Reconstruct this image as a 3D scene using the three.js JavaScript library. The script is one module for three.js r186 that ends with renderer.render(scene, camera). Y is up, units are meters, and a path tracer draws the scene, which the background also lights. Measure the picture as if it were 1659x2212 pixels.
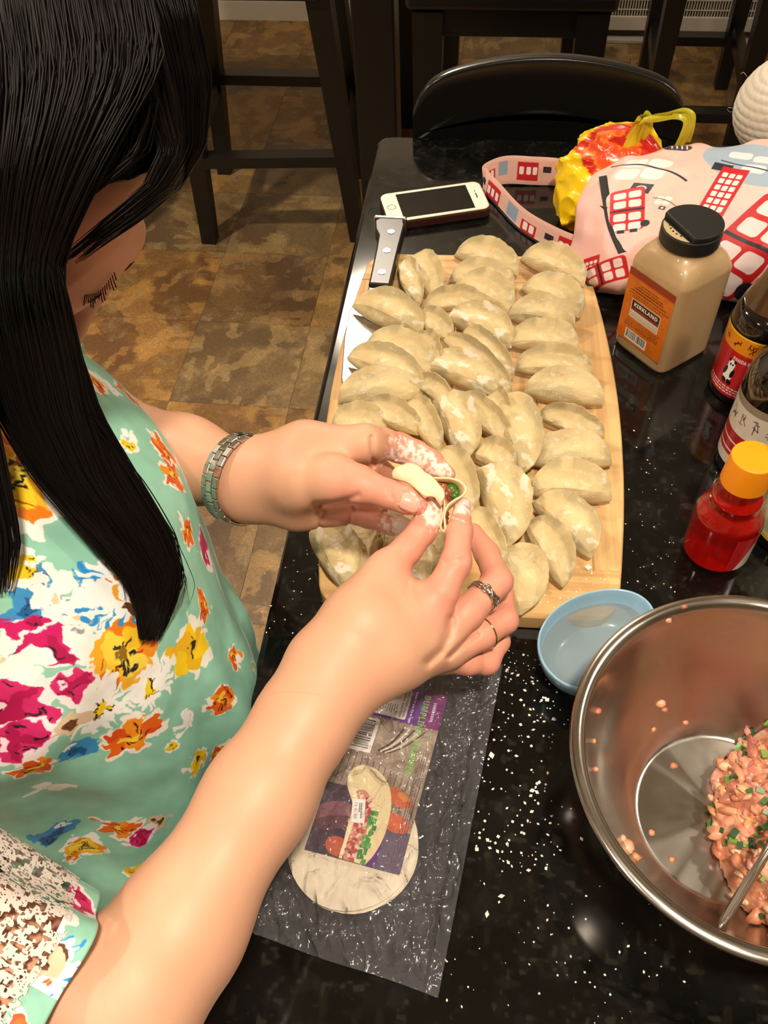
import * as THREE from 'three';
import { mergeGeometries, mergeVertices } from 'three/addons/utils/BufferGeometryUtils.js';
import { RoundedBoxGeometry } from 'three/addons/geometries/RoundedBoxGeometry.js';
import { RectAreaLightUniformsLib } from 'three/addons/lights/RectAreaLightUniformsLib.js';

// ------------------------------------------------------------------ camera
// solved from the phone, the jar, the bowl rim and the counter edges of the photograph (1659 x 2212)
const FW = 1659, FH = 2212, FOC = 1900, PCX = 829.5, PCY = 1106;
const CT = 0.91;                       // height of the counter top
const TILT = 0.9075, ROLL = -0.0598, AZ = Math.atan2(0.126, 0.751);
const V = (x, y, z) => new THREE.Vector3(x, y, z);
const EYE = V(0, CT + 0.6276, 0);
const turnIn = (x, y, z) => V(x * Math.cos(AZ) + z * Math.sin(AZ), y, -x * Math.sin(AZ) + z * Math.cos(AZ));
const FWD = turnIn(0, -Math.sin(TILT), -Math.cos(TILT));
const R0 = turnIn(1, 0, 0), U0 = turnIn(0, Math.cos(TILT), -Math.sin(TILT));
const RGT = R0.clone().multiplyScalar(Math.cos(ROLL)).addScaledVector(U0, Math.sin(ROLL));
const UPV = U0.clone().multiplyScalar(Math.cos(ROLL)).addScaledVector(R0, -Math.sin(ROLL));
const scene = new THREE.Scene();
const camera = new THREE.PerspectiveCamera(2 * Math.atan(FH / 2 / FOC) * 180 / Math.PI, FW / FH, 0.02, 30);
camera.position.copy(EYE); camera.up.copy(UPV); camera.lookAt(EYE.clone().add(FWD));
camera.updateMatrixWorld();
const renderer = new THREE.WebGLRenderer({ antialias: true });
renderer.toneMapping = THREE.LinearToneMapping;
renderer.toneMappingExposure = 0.275;
renderer.shadowMap.enabled = true;
scene.background = new THREE.Color(0x000000);
RectAreaLightUniformsLib.init();

// ------------------------------------------------------------------ lights (the fittings are built with the ceiling)
const WARM = new THREE.Color().setRGB(1.0, 0.86, 0.69);
const LAMPS = [
  // x, z, intensity (cd), cone half angle, radius of the opening
  [0.16, 0.1, 8.4, 1.05, 0.06],
  [-0.95, 0.45, 5, 1.1, 0.06],
  [1.3, -0.75, 7, 1.1, 0.06],
  [-1.35, -1.2, 13, 1.1, 0.06],
];
const CEIL = 2.44;

// ------------------------------------------------------------------ helpers
const ray = (px, py) => FWD.clone().addScaledVector(RGT, (px - PCX) / FOC).addScaledVector(UPV, -(py - PCY) / FOC);
const P = (px, py, depth) => EYE.clone().addScaledVector(ray(px, py), depth);           // a pixel at a known distance
const Y = (px, py, y) => { const d = ray(px, py); return EYE.clone().addScaledVector(d, (y - EYE.y) / d.y); };   // a pixel on a level surface
const X = (px, py, x) => { const d = ray(px, py); return EYE.clone().addScaledVector(d, x / d.x); };
let seed = 7;
const rnd = () => { seed = (seed * 1664525 + 1013904223) >>> 0; return seed / 4294967296; };
const rr = (a, b) => a + (b - a) * rnd();
const hash = (x, y, z = 0) => { let h = Math.imul(x | 0, 374761393) ^ Math.imul(y | 0, 668265263) ^ Math.imul(z | 0, 2147483647 - 1274126177); h = Math.imul(h ^ (h >>> 13), 1274126177); return ((h ^ (h >>> 16)) >>> 0) / 4294967296; };
const sm = t => t * t * (3 - 2 * t);
const mix = (a, b, t) => a + (b - a) * t;
const clamp = (x, a = 0, b = 1) => Math.min(b, Math.max(a, x));
const step = (a, b, x) => sm(clamp((x - a) / (b - a)));
function noise2(x, y, per = 0, s = 0) {
  const x0 = Math.floor(x), y0 = Math.floor(y), fx = sm(x - x0), fy = sm(y - y0);
  const w = v => per ? ((v % per) + per) % per : v;
  const a = hash(w(x0), w(y0), s), b = hash(w(x0 + 1), w(y0), s), c = hash(w(x0), w(y0 + 1), s), d = hash(w(x0 + 1), w(y0 + 1), s);
  return mix(mix(a, b, fx), mix(c, d, fx), fy);
}
function noise3(x, y, z) {
  const x0 = Math.floor(x), y0 = Math.floor(y), z0 = Math.floor(z), fx = sm(x - x0), fy = sm(y - y0), fz = sm(z - z0);
  const L = k => mix(mix(hash(x0, y0, z0 + k), hash(x0 + 1, y0, z0 + k), fx), mix(hash(x0, y0 + 1, z0 + k), hash(x0 + 1, y0 + 1, z0 + k), fx), fy);
  return mix(L(0), L(1), fz);
}
const fbm2 = (x, y, o = 4, per = 0, s = 0) => { let v = 0, a = 0.5, t = 0; for (let i = 0; i < o; i++) { v += a * noise2(x, y, per, s + i); t += a; a *= 0.5; x *= 2; y *= 2; per *= 2; } return v / t; };
const fbm3 = (x, y, z, o = 3) => { let v = 0, a = 0.5, t = 0; for (let i = 0; i < o; i++) { v += a * noise3(x, y, z); t += a; a *= 0.5; x *= 2; y *= 2; z *= 2; } return v / t; };
function dataTex(w, h, fn, srgb = true, wrap = THREE.RepeatWrapping) {
  const d = new Uint8Array(w * h * 4);
  for (let j = 0; j < h; j++) for (let i = 0; i < w; i++) { const c = fn(i / w, j / h, i, j), k = (j * w + i) * 4; for (let q = 0; q < 3; q++) d[k + q] = clamp(c[q], 0, 255); d[k + 3] = c.length > 3 ? c[3] : 255; }
  const t = new THREE.DataTexture(d, w, h); t.magFilter = THREE.LinearFilter; t.minFilter = THREE.LinearMipmapLinearFilter; t.generateMipmaps = true;
  t.wrapS = t.wrapT = wrap; if (srgb) t.colorSpace = THREE.SRGBColorSpace; t.needsUpdate = true; return t;
}
function canvasTex(w, h, draw, srgb = true) {
  const c = document.createElement('canvas'); c.width = w; c.height = h; draw(c.getContext('2d'), w, h);
  const t = new THREE.CanvasTexture(c); if (srgb) t.colorSpace = THREE.SRGBColorSpace; t.magFilter = THREE.LinearFilter; t.anisotropy = 4; return t;
}
// paint bleeding: pushes the drawn colours about by a few pixels and mottles them, as dye on cloth
function bleed(g, W, H, amp, mott) {
  const im = g.getImageData(0, 0, W, H), s = new Uint8ClampedArray(im.data), d = im.data;
  for (let j = 0; j < H; j++) for (let i = 0; i < W; i++) {
    const a = fbm2(i / 22, j / 22, 3, 0, 81) - 0.5, b = fbm2(i / 22 + 40, j / 22, 3, 0, 82) - 0.5, m = 1 + mott * (fbm2(i / 30, j / 30, 3, 0, 83) - 0.5);
    const x = clamp(Math.round(i + a * amp), 0, W - 1), y = clamp(Math.round(j + b * amp), 0, H - 1), k = (j * W + i) * 4, q = (y * W + x) * 4;
    for (let c = 0; c < 3; c++) d[k + c] = s[q + c] * m;
  }
  g.putImageData(im, 0, 0);
}
const lerp3 = (a, b, t) => [mix(a[0], b[0], t), mix(a[1], b[1], t), mix(a[2], b[2], t)];
const col = (r, g, b) => new THREE.Color(r / 255, g / 255, b / 255).convertSRGBToLinear();
const std = (c, o = {}) => new THREE.MeshStandardMaterial({ color: Array.isArray(c) ? col(...c) : c, roughness: 0.5, side: THREE.DoubleSide, ...o });
const phys = (c, o = {}) => new THREE.MeshPhysicalMaterial({ color: Array.isArray(c) ? col(...c) : c, roughness: 0.5, side: THREE.DoubleSide, ...o });
const used = {};
function numbered(n) { const k = used[n] = (used[n] ?? -1) + 1; return k ? `${n}_${String(k).padStart(3, '0')}` : n; }
function mesh(name, geo, mat, parent = scene) {
  const m = new THREE.Mesh(geo, mat); m.name = parent === scene ? numbered(name) : name; m.castShadow = m.receiveShadow = true; parent.add(m); return m;
}
function thing(name, label, category, pos = V(0, 0, 0), group) {
  const o = new THREE.Group(); o.name = numbered(name); o.position.copy(pos); o.userData = { label, category }; if (group) o.userData.group = group; scene.add(o); return o;
}
const tag = (o, label, category, group, kind) => { if (label) o.userData.label = label; if (category) o.userData.category = category; if (group) o.userData.group = group; if (kind) o.userData.kind = kind; return o; };
function struct(name, geo, mat, label, category = name.split('_')[0]) { const m = mesh(name, geo, mat); tag(m, label, category, null, 'structure'); return m; }
const box = (w, h, d, x = 0, y = 0, z = 0) => new THREE.BoxGeometry(w, h, d).translate(x, y, z);
const rbox = (w, h, d, r, x = 0, y = 0, z = 0, seg = 2) => new RoundedBoxGeometry(w, h, d, seg, r).translate(x, y, z);
const lathe = (pts, seg = 48) => new THREE.LatheGeometry(pts.map(p => new THREE.Vector2(p[0], p[1])), seg);
const merge = list => mergeGeometries(list.map(g => { const q = g.index ? g.toNonIndexed() : g; for (const k of Object.keys(q.attributes)) if (!['position', 'normal', 'uv', 'color'].includes(k)) q.deleteAttribute(k); return q; }), false);
// a flat solid between two heights from an outline in x, z
function slab(pts, y0, y1, bevel = 0, seg = 2) {
  const s = new THREE.Shape(pts.map(p => new THREE.Vector2(p[0], -p[1])));
  const g = new THREE.ExtrudeGeometry(s, { depth: y1 - y0 - 2 * bevel, bevelEnabled: bevel > 0, bevelSize: bevel, bevelThickness: bevel, bevelOffset: -bevel, bevelSegments: seg, steps: 1 });
  g.rotateX(-Math.PI / 2); g.translate(0, y0 + bevel, 0); return g;
}
// bar between two points with square ends
function bar(a, b, w0, w1 = w0, d0 = w0, d1 = w1) {
  const g = new THREE.BoxGeometry(1, 1, 1), p = g.attributes.position, L = a.distanceTo(b);
  for (let i = 0; i < p.count; i++) { const t = p.getY(i) + 0.5; p.setXYZ(i, p.getX(i) * mix(w0, w1, t), t * L, p.getZ(i) * mix(d0, d1, t)); }
  const q = new THREE.Quaternion().setFromUnitVectors(V(0, 1, 0), b.clone().sub(a).normalize());
  g.applyQuaternion(q); g.translate(a.x, a.y, a.z); g.computeVertexNormals(); return g;
}
// grid surface from a function of (u, v); thickness doubles it into a closed sheet
function sheet(nu, nv, fn, thick = 0, closeU = false) {
  const pos = [], uv = [], idx = [], N = (nu + 1) * (nv + 1);
  for (let j = 0; j <= nv; j++) for (let i = 0; i <= nu; i++) { const p = fn(i / nu, j / nv); pos.push(p.x, p.y, p.z); uv.push(p.u ?? i / nu, p.w ?? j / nv); }
  for (let j = 0; j < nv; j++) for (let i = 0; i < nu; i++) { const a = j * (nu + 1) + i, b = a + 1, c = a + nu + 1, d = c + 1; idx.push(a, b, d, a, d, c); }
  let g = new THREE.BufferGeometry(); g.setAttribute('position', new THREE.Float32BufferAttribute(pos, 3)); g.setAttribute('uv', new THREE.Float32BufferAttribute(uv, 2)); g.setIndex(idx); g.computeVertexNormals();
  if (closeU) { const n = g.attributes.normal; for (let j = 0; j <= nv; j++) { const a = j * (nu + 1), b = a + nu; const v = V(n.getX(a) + n.getX(b), n.getY(a) + n.getY(b), n.getZ(a) + n.getZ(b)).normalize(); n.setXYZ(a, v.x, v.y, v.z); n.setXYZ(b, v.x, v.y, v.z); } }
  if (!thick) return g;
  const n = g.attributes.normal, pos2 = pos.slice(), uv2 = uv.concat(uv), id2 = idx.slice();
  for (let k = 0; k < N; k++) pos2.push(pos[3 * k] - n.getX(k) * thick, pos[3 * k + 1] - n.getY(k) * thick, pos[3 * k + 2] - n.getZ(k) * thick);
  for (let k = 0; k < idx.length; k += 3) id2.push(idx[k] + N, idx[k + 2] + N, idx[k + 1] + N);
  const rim = []; for (let i = 0; i < nu; i++) { rim.push([i, i + 1]); rim.push([nv * (nu + 1) + i + 1, nv * (nu + 1) + i]); }
  if (!closeU) for (let j = 0; j < nv; j++) { rim.push([(j + 1) * (nu + 1), j * (nu + 1)]); rim.push([j * (nu + 1) + nu, (j + 1) * (nu + 1) + nu]); }
  for (const [a, b] of rim) id2.push(a, b + N, b, a, a + N, b + N);
  g = new THREE.BufferGeometry(); g.setAttribute('position', new THREE.Float32BufferAttribute(pos2, 3)); g.setAttribute('uv', new THREE.Float32BufferAttribute(uv2, 2)); g.setIndex(id2); g.computeVertexNormals(); return g;
}
const curve = (pts, closed = false) => new THREE.CatmullRomCurve3(pts, closed, 'centripetal');
const tube = (pts, r, seg = 32, rad = 8, closed = false) => new THREE.TubeGeometry(curve(pts, closed), seg, r, rad, closed);
// smooth surface of a distance field (surface nets): vertices on the zero level, normals from the field
function netSurface(f, lo, hi, cell) {
  const nx = Math.ceil((hi.x - lo.x) / cell) + 1, ny = Math.ceil((hi.y - lo.y) / cell) + 1, nz = Math.ceil((hi.z - lo.z) / cell) + 1;
  const g = new Float32Array(nx * ny * nz);
  for (let k = 0; k < nz; k++) for (let j = 0; j < ny; j++) for (let i = 0; i < nx; i++) g[(k * ny + j) * nx + i] = f(lo.x + i * cell, lo.y + j * cell, lo.z + k * cell);
  const id = new Int32Array(nx * ny * nz).fill(-1), pos = [], nor = [], idx = [];
  const C = [0, 1, nx, nx + 1, nx * ny, nx * ny + 1, nx * ny + nx, nx * ny + nx + 1];
  const ED = [[0, 1], [2, 3], [4, 5], [6, 7], [0, 2], [1, 3], [4, 6], [5, 7], [0, 4], [1, 5], [2, 6], [3, 7]];
  const off = q => [q & 1, (q >> 1) & 1, (q >> 2) & 1];
  for (let k = 0; k < nz - 1; k++) for (let j = 0; j < ny - 1; j++) for (let i = 0; i < nx - 1; i++) {
    const b = (k * ny + j) * nx + i; let m = 0; for (let q = 0; q < 8; q++) if (g[b + C[q]] < 0) m |= 1 << q;
    if (m === 0 || m === 255) continue;
    let sx = 0, sy = 0, sz = 0, n = 0;
    for (const [p, q] of ED) { const a = g[b + C[p]], c = g[b + C[q]]; if ((a < 0) === (c < 0)) continue; const t = a / (a - c), o = off(p), e = off(q); sx += mix(o[0], e[0], t); sy += mix(o[1], e[1], t); sz += mix(o[2], e[2], t); n++; }
    const x = lo.x + (i + sx / n) * cell, y = lo.y + (j + sy / n) * cell, z = lo.z + (k + sz / n) * cell;
    id[b] = pos.length / 3; pos.push(x, y, z);
    const h = cell * 0.6, gx = f(x + h, y, z) - f(x - h, y, z), gy = f(x, y + h, z) - f(x, y - h, z), gz = f(x, y, z + h) - f(x, y, z - h), l = Math.hypot(gx, gy, gz) || 1;
    nor.push(gx / l, gy / l, gz / l);
  }
  const quad = (a, b, c, d, flip) => { if (a < 0 || b < 0 || c < 0 || d < 0) return; if (flip) idx.push(a, c, b, a, d, c); else idx.push(a, b, c, a, c, d); };
  for (let k = 1; k < nz - 1; k++) for (let j = 1; j < ny - 1; j++) for (let i = 1; i < nx - 1; i++) {
    const b = (k * ny + j) * nx + i, s = g[b] < 0;
    if (s !== g[b + 1] < 0) quad(id[b - nx - nx * ny], id[b - nx * ny], id[b], id[b - nx], !s);
    if (s !== g[b + nx] < 0) quad(id[b - 1 - nx * ny], id[b - 1], id[b], id[b - nx * ny], !s);
    if (s !== g[b + nx * ny] < 0) quad(id[b - 1 - nx], id[b - nx], id[b], id[b - 1], !s);
  }
  const o = new THREE.BufferGeometry(); o.setAttribute('position', new THREE.Float32BufferAttribute(pos, 3)); o.setAttribute('normal', new THREE.Float32BufferAttribute(nor, 3)); o.setIndex(idx); return o;
}
const smin = (a, b, k) => { const h = Math.max(k - Math.abs(a - b), 0) / k; return Math.min(a, b) - h * h * k * 0.25; };
// distance to a tapered capsule
function cone(a, b, ra, rb) {
  const bx = b.x - a.x, by = b.y - a.y, bz = b.z - a.z, L2 = bx * bx + by * by + bz * bz || 1e-9;
  return (x, y, z) => { const dx = x - a.x, dy = y - a.y, dz = z - a.z, t = clamp((dx * bx + dy * by + dz * bz) / L2); return Math.hypot(dx - bx * t, dy - by * t, dz - bz * t) - mix(ra, rb, t); };
}
const ball = (c, rx, ry = rx, rz = rx, q = null) => {
  const m = Math.min(rx, ry, rz), iq = q ? q.clone().invert() : null, v = V(0, 0, 0);
  return (x, y, z) => { v.set(x - c.x, y - c.y, z - c.z); if (iq) v.applyQuaternion(iq); const k0 = Math.hypot(v.x / rx, v.y / ry, v.z / rz), k1 = Math.hypot(v.x / rx / rx, v.y / ry / ry, v.z / rz / rz); return k1 < 1e-9 ? -m : k0 * (k0 - 1) / k1; };
};
const boxOf = (pts, pad) => { const b = new THREE.Box3().setFromPoints(pts).expandByScalar(pad); return [b.min, b.max]; };
function colour(geo, fn) { const p = geo.attributes.position, n = geo.attributes.normal, c = new Float32Array(p.count * 3); for (let i = 0; i < p.count; i++) { const q = fn(p.getX(i), p.getY(i), p.getZ(i), n ? n.getX(i) : 0, n ? n.getY(i) : 0, n ? n.getZ(i) : 0, i); c.set(q, 3 * i); } geo.setAttribute('color', new THREE.Float32BufferAttribute(c, 3)); return geo; }
const lin = (r, g, b) => { const c = col(r, g, b); return [c.r, c.g, c.b]; };

// ------------------------------------------------------------------ the room
const slateTones = [[[118, 92, 58], [150, 120, 76], [92, 70, 44]], [[112, 92, 64], [140, 118, 84], [88, 70, 50]], [[120, 90, 54], [146, 112, 66], [94, 66, 40]], [[104, 80, 54], [130, 102, 68], [80, 60, 42]]];
const slateTex = [];
for (let k = 0; k < 8; k++) {
  const [a, b, c] = slateTones[k % 4], o = 37 * k;
  slateTex.push(dataTex(320, 320, (u, v) => {
    const w = fbm2(u * 2 + o, v * 2, 4, 0, k) * 1.6;
    const n = fbm2(u * 2.6 + w + o, v * 2.6 + w, 5, 0, 3 + k), m = fbm2(u * 1.4 - w + o, v * 2.1 + w * 0.7, 4, 0, 11 + k);
    let q = lerp3(a, b, step(0.38, 0.66, n)); q = lerp3(q, c, step(0.52, 0.7, m));
    q = lerp3(q, [128, 112, 90], step(0.62, 0.72, fbm2(u * 6 + w * 2, v * 6 - o, 3, 0, 21 + k)) * 0.5);
    const cl = fbm2(u * 7 + o + w, v * 5 - w, 4, 0, 51 + k); q = lerp3(q, b.map(x => x * 1.14), step(0.55, 0.6, cl) * 0.45); q = lerp3(q, c, step(0.44, 0.38, cl) * 0.4);
    const s = 0.88 + 0.24 * noise2(u * 110, v * 110, 0, k);
    return [q[0] * s * 1.02, q[1] * s, q[2] * s * 0.9];
  }, true, THREE.ClampToEdgeWrapping));
}
const slateMats = slateTex.map(t => std(0xffffff, { map: t, roughness: 0.42, bumpMap: t, bumpScale: 0.0006 }));
const RX0 = -2.3, RX1 = 2.3, RZ0 = -3.62, RZ1 = 1.7;
const floor = struct('floor', box(RX1 - RX0 + 0.2, 0.1, RZ1 - RZ0 + 0.2, (RX0 + RX1) / 2, -0.054, (RZ0 + RZ1) / 2), std([92, 72, 48], { roughness: 0.9 }), 'mottled brown slate look tile floor beside the counter', 'floor');
{
  const S = 0.305, gs = [0, 1, 2, 3].map(r => { const g = box(S - 0.0008, 0.004, S - 0.0008, 0, -0.002, 0); const p = g.attributes.position, u = g.attributes.uv; for (let i = 0; i < p.count; i++) { let a = p.getX(i) / S + 0.5, b = p.getZ(i) / S + 0.5; for (let k = 0; k < r; k++) [a, b] = [b, 1 - a]; u.setXY(i, a, b); } return g; });
  for (let i = 0; RX0 + i * S < RX1; i++) for (let j = 0; RZ0 + j * S < RZ1; j++) {
    const x = RX0 + (i + 0.5) * S, z = RZ0 + (j + 0.5) * S; if (x > RX1 - 0.1 || z > RZ1 - 0.1) continue;
    const m = mesh('tile', gs[Math.floor(rnd() * 4)], slateMats[Math.floor(hash(i, j, 5) * 8)], floor); m.position.set(x, 0, z);
  }
}
const wallMat = std([214, 204, 186], { roughness: 0.9 });
const T = 0.12;
struct('wall_back', box(RX1 - RX0 + 2 * T, CEIL, T, (RX0 + RX1) / 2, CEIL / 2, RZ0 - T / 2), wallMat, 'plain beige wall behind the bar stools', 'wall');
struct('wall_left', box(T, CEIL, RZ1 - RZ0, RX0 - T / 2, CEIL / 2, (RZ0 + RZ1) / 2), wallMat, 'plain beige side wall of the kitchen', 'wall');
struct('wall_right', box(T, CEIL, RZ1 - RZ0, RX1 + T / 2, CEIL / 2, (RZ0 + RZ1) / 2), wallMat, 'plain beige side wall of the dining area', 'wall');
struct('wall_front', box(RX1 - RX0 + 2 * T, CEIL, T, (RX0 + RX1) / 2, CEIL / 2, RZ1 + T / 2), wallMat, 'plain beige wall of the kitchen', 'wall');
{
  const m = std([205, 198, 184], { roughness: 0.45 });
  const prof = [[0, 0], [0.016, 0], [0.016, 0.07], [0.013, 0.076], [0.013, 0.088], [0.008, 0.098], [0.004, 0.102], [0, 0.102]];
  const s = new THREE.Shape(prof.map(p => new THREE.Vector2(p[0], p[1]))), L = 0.22 - RX0;
  const g = new THREE.ExtrudeGeometry(s, { depth: L, bevelEnabled: false }); g.rotateY(Math.PI / 2); // x' = z, depth along x
  const q = g.attributes.position; for (let i = 0; i < q.count; i++) q.setXYZ(i, q.getX(i), q.getY(i), RZ0 - q.getZ(i)); g.translate(RX0, 0, 0);
  const fl = g.index; if (fl) fl.array.reverse(); g.computeVertexNormals();
  struct('baseboard_back', g, m, 'white moulded baseboard along the far wall', 'baseboard');
}
// ceiling with recessed lamps
struct('ceiling', box(RX1 - RX0 + 2 * T, 0.1, RZ1 - RZ0 + 2 * T, (RX0 + RX1) / 2, CEIL + 0.05, (RZ0 + RZ1) / 2), std([222, 214, 198], { roughness: 0.9 }), 'plain pale ceiling over the kitchen', 'ceiling');
for (const [x, z, I, ang, r] of LAMPS) {
  const t = thing('ceiling_lamp', x > 0 && z < -0.5 ? 'round recessed ceiling lamp beyond the sauce bottles' : z < -1 ? 'round recessed ceiling lamp over the floor beside the stools' : x > 0 ? 'round recessed ceiling lamp above the near end of the counter' : 'round recessed ceiling lamp behind the woman', 'lamp', V(x, CEIL, z));
  mesh('trim_ring', lathe([[r + 0.001, -0.001], [r + 0.028, -0.001], [r + 0.028, -0.008], [r + 0.003, -0.01], [r + 0.001, -0.001]], 40), std([225, 220, 210], { roughness: 0.4 }), t);
  mesh('lamp_lens', new THREE.CylinderGeometry(r, r, 0.004, 40).translate(0, -0.003, 0), new THREE.MeshStandardMaterial({ color: 0xffffff, emissive: WARM, emissiveIntensity: I * 4 }), t);
  const s = new THREE.SpotLight(WARM, I * 4.2, 0, ang, 0.6, 2); s.position.set(0, -0.02, 0); s.target.position.set(0, -1, 0); s.castShadow = true; s.shadow.radius = r / 0.02; s.shadow.mapSize.set(1024, 1024); s.name = 'spot'; t.add(s); t.add(s.target); s.target.name = 'spot_aim';
}

{ // flush dome lamp over the dining end; its image shows in the knife blade
  const t = thing('dome_lamp', 'round glowing dome lamp on the ceiling over the stools', 'lamp', V(-0.41, CEIL, -2.42)), r = 0.17;
  mesh('base_ring', lathe([[0, -0.001], [r + 0.012, -0.001], [r + 0.012, -0.02], [r, -0.024]], 48), std([190, 184, 174], { metalness: 0.7, roughness: 0.35 }), t);
  mesh('glass_dome', new THREE.SphereGeometry(r, 40, 16, 0, Math.PI * 2, Math.PI / 2, Math.PI / 2).scale(1, 0.42, 1).translate(0, -0.022, 0), new THREE.MeshStandardMaterial({ color: 0xffffff, emissive: WARM, emissiveIntensity: 14 }), t);
  const p = new THREE.PointLight(WARM, 14, 0, 2); p.position.set(0, -0.16, 0); p.castShadow = true; p.shadow.radius = 6; p.name = 'dome_light'; t.add(p);
}

// ------------------------------------------------------------------ baseboard heater at the far wall
{
  const W = std([200, 194, 184], { roughness: 0.4 }), D = std([70, 66, 60], { roughness: 0.7 });
  const x0 = 0.24, x1 = 1.7, t = thing('baseboard_heater', 'white baseboard heater with finned grille behind the stools', 'heater', V(x0, 0, RZ0));
  const L = x1 - x0;
  mesh('back_plate', box(L, 0.24, 0.012, L / 2, 0.12, 0.007), W, t);
  mesh('floor_rail', rbox(L, 0.014, 0.165, 0.003, L / 2, 0.0072, 0.083), std([176, 170, 160], { roughness: 0.6 }), t);
  mesh('inner_channel', box(L, 0.026, 0.11, L / 2, 0.0275, 0.075), D, t);
  mesh('front_cover', rbox(L, 0.05, 0.012, 0.004, L / 2, 0.065, 0.145), W, t);
  mesh('top_hood', rbox(L, 0.012, 0.15, 0.004, L / 2, 0.184, 0.078), W, t);
  mesh('heating_core', box(L, 0.085, 0.1, L / 2, 0.133, 0.072), D, t);
  const fin = box(0.0045, 0.088, 0.006, 0, 0.134, 0.144);
  for (let i = 0; i < 150; i++) { const m = mesh('fin', fin, W, t); m.position.x = (i + 0.5) * L / 150; }
  for (const y of [0.112, 0.145]) mesh('grille_bar', box(L, 0.0035, 0.004, L / 2, y, 0.1465), W, t);
}

// ------------------------------------------------------------------ black stools, table and chair
const blackWood = std([15, 14, 13], { roughness: 0.36 });
function legFrame(t, feet, tops, w, rungs) {
  feet.forEach((f, i) => mesh('leg', bar(f, tops[i], w * 0.8, w * 1.15), blackWood, t));
  for (const [i, j, h, hh] of rungs) { const a = feet[i].clone().lerp(tops[i], h / tops[i].y), b = feet[j].clone().lerp(tops[j], h / tops[j].y); const m = bar(a, b, w * 0.55, w * 0.55, hh, hh); mesh('stretcher', m, blackWood, t); }
}
{
  const t = thing('bar_stool', 'black wooden bar stool beside the counter corner', 'stool');
  const f = [Y(455, 519, 0), V(-0.395, 0, -2.19), Y(487, 370, 0), V(-0.43, 0, -2.52)];
  const tp = [V(-0.80, 0.72, -2.18), V(-0.455, 0.72, -2.2), V(-0.80, 0.72, -2.45), V(-0.47, 0.72, -2.45)];
  legFrame(t, f, tp, 0.052, [[0, 1, 0.25, 0.05], [2, 3, 0.32, 0.045], [0, 2, 0.3, 0.045], [1, 3, 0.3, 0.045]]);
  mesh('seat', rbox(0.44, 0.05, 0.4, 0.015, -0.63, 0.745, -2.32), blackWood, t);
  mesh('apron', rbox(0.38, 0.06, 0.33, 0.005, -0.63, 0.69, -2.32), blackWood, t);
}
{
  const t = thing('pub_table', 'tall black table with thick post legs behind the counter', 'table');
  for (const x of [-0.31, -1.12]) for (const z of [-2.14, -2.86]) mesh('leg', rbox(0.1, 0.88, 0.1, 0.006, x, 0.44, z), blackWood, t);
  mesh('tabletop', rbox(1.0, 0.04, 0.9, 0.008, -0.71, 0.9, -2.5), blackWood, t);
}
{
  const t = thing('bar_stool', 'black bar stool with deep apron pushed under the tall table', 'stool');
  const f = [V(-0.17, 0, -1.9), V(0.17, 0, -1.9), V(-0.15, 0, -2.22), V(0.16, 0, -2.22)], tp = f.map(p => V(p.x * 0.97, 0.76, p.z));
  legFrame(t, f, tp, 0.055, [[2, 3, 0.36, 0.05], [0, 2, 0.22, 0.04], [1, 3, 0.22, 0.04], [0, 1, 0.16, 0.04]]);
  mesh('apron', rbox(0.39, 0.058, 0.36, 0.004, 0, 0.738, -2.06), blackWood, t);
  mesh('seat', rbox(0.42, 0.035, 0.4, 0.012, 0, 0.782, -2.06), blackWood, t);
}
{
  const t = thing('bar_stool', 'black bar stool with low stretchers standing before the heater', 'stool');
  const a = Y(1372, 178, 0), b = Y(1556, 188, 0), f = [V(a.x, 0, -2.72), V(b.x - 0.02, 0, -2.72), V(a.x + 0.02, 0, b.z), b], tp = f.map(p => V(mix(p.x, (a.x + b.x) / 2, 0.06), 0.66, mix(p.z, -2.93, 0.06)));
  legFrame(t, f, tp, 0.052, [[0, 1, 0.12, 0.05], [2, 3, 0.16, 0.045], [0, 2, 0.2, 0.04], [1, 3, 0.2, 0.04]]);
  mesh('seat', rbox(0.44, 0.05, 0.44, 0.015, (a.x + b.x) / 2, 0.685, -2.93), blackWood, t);
}
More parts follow.
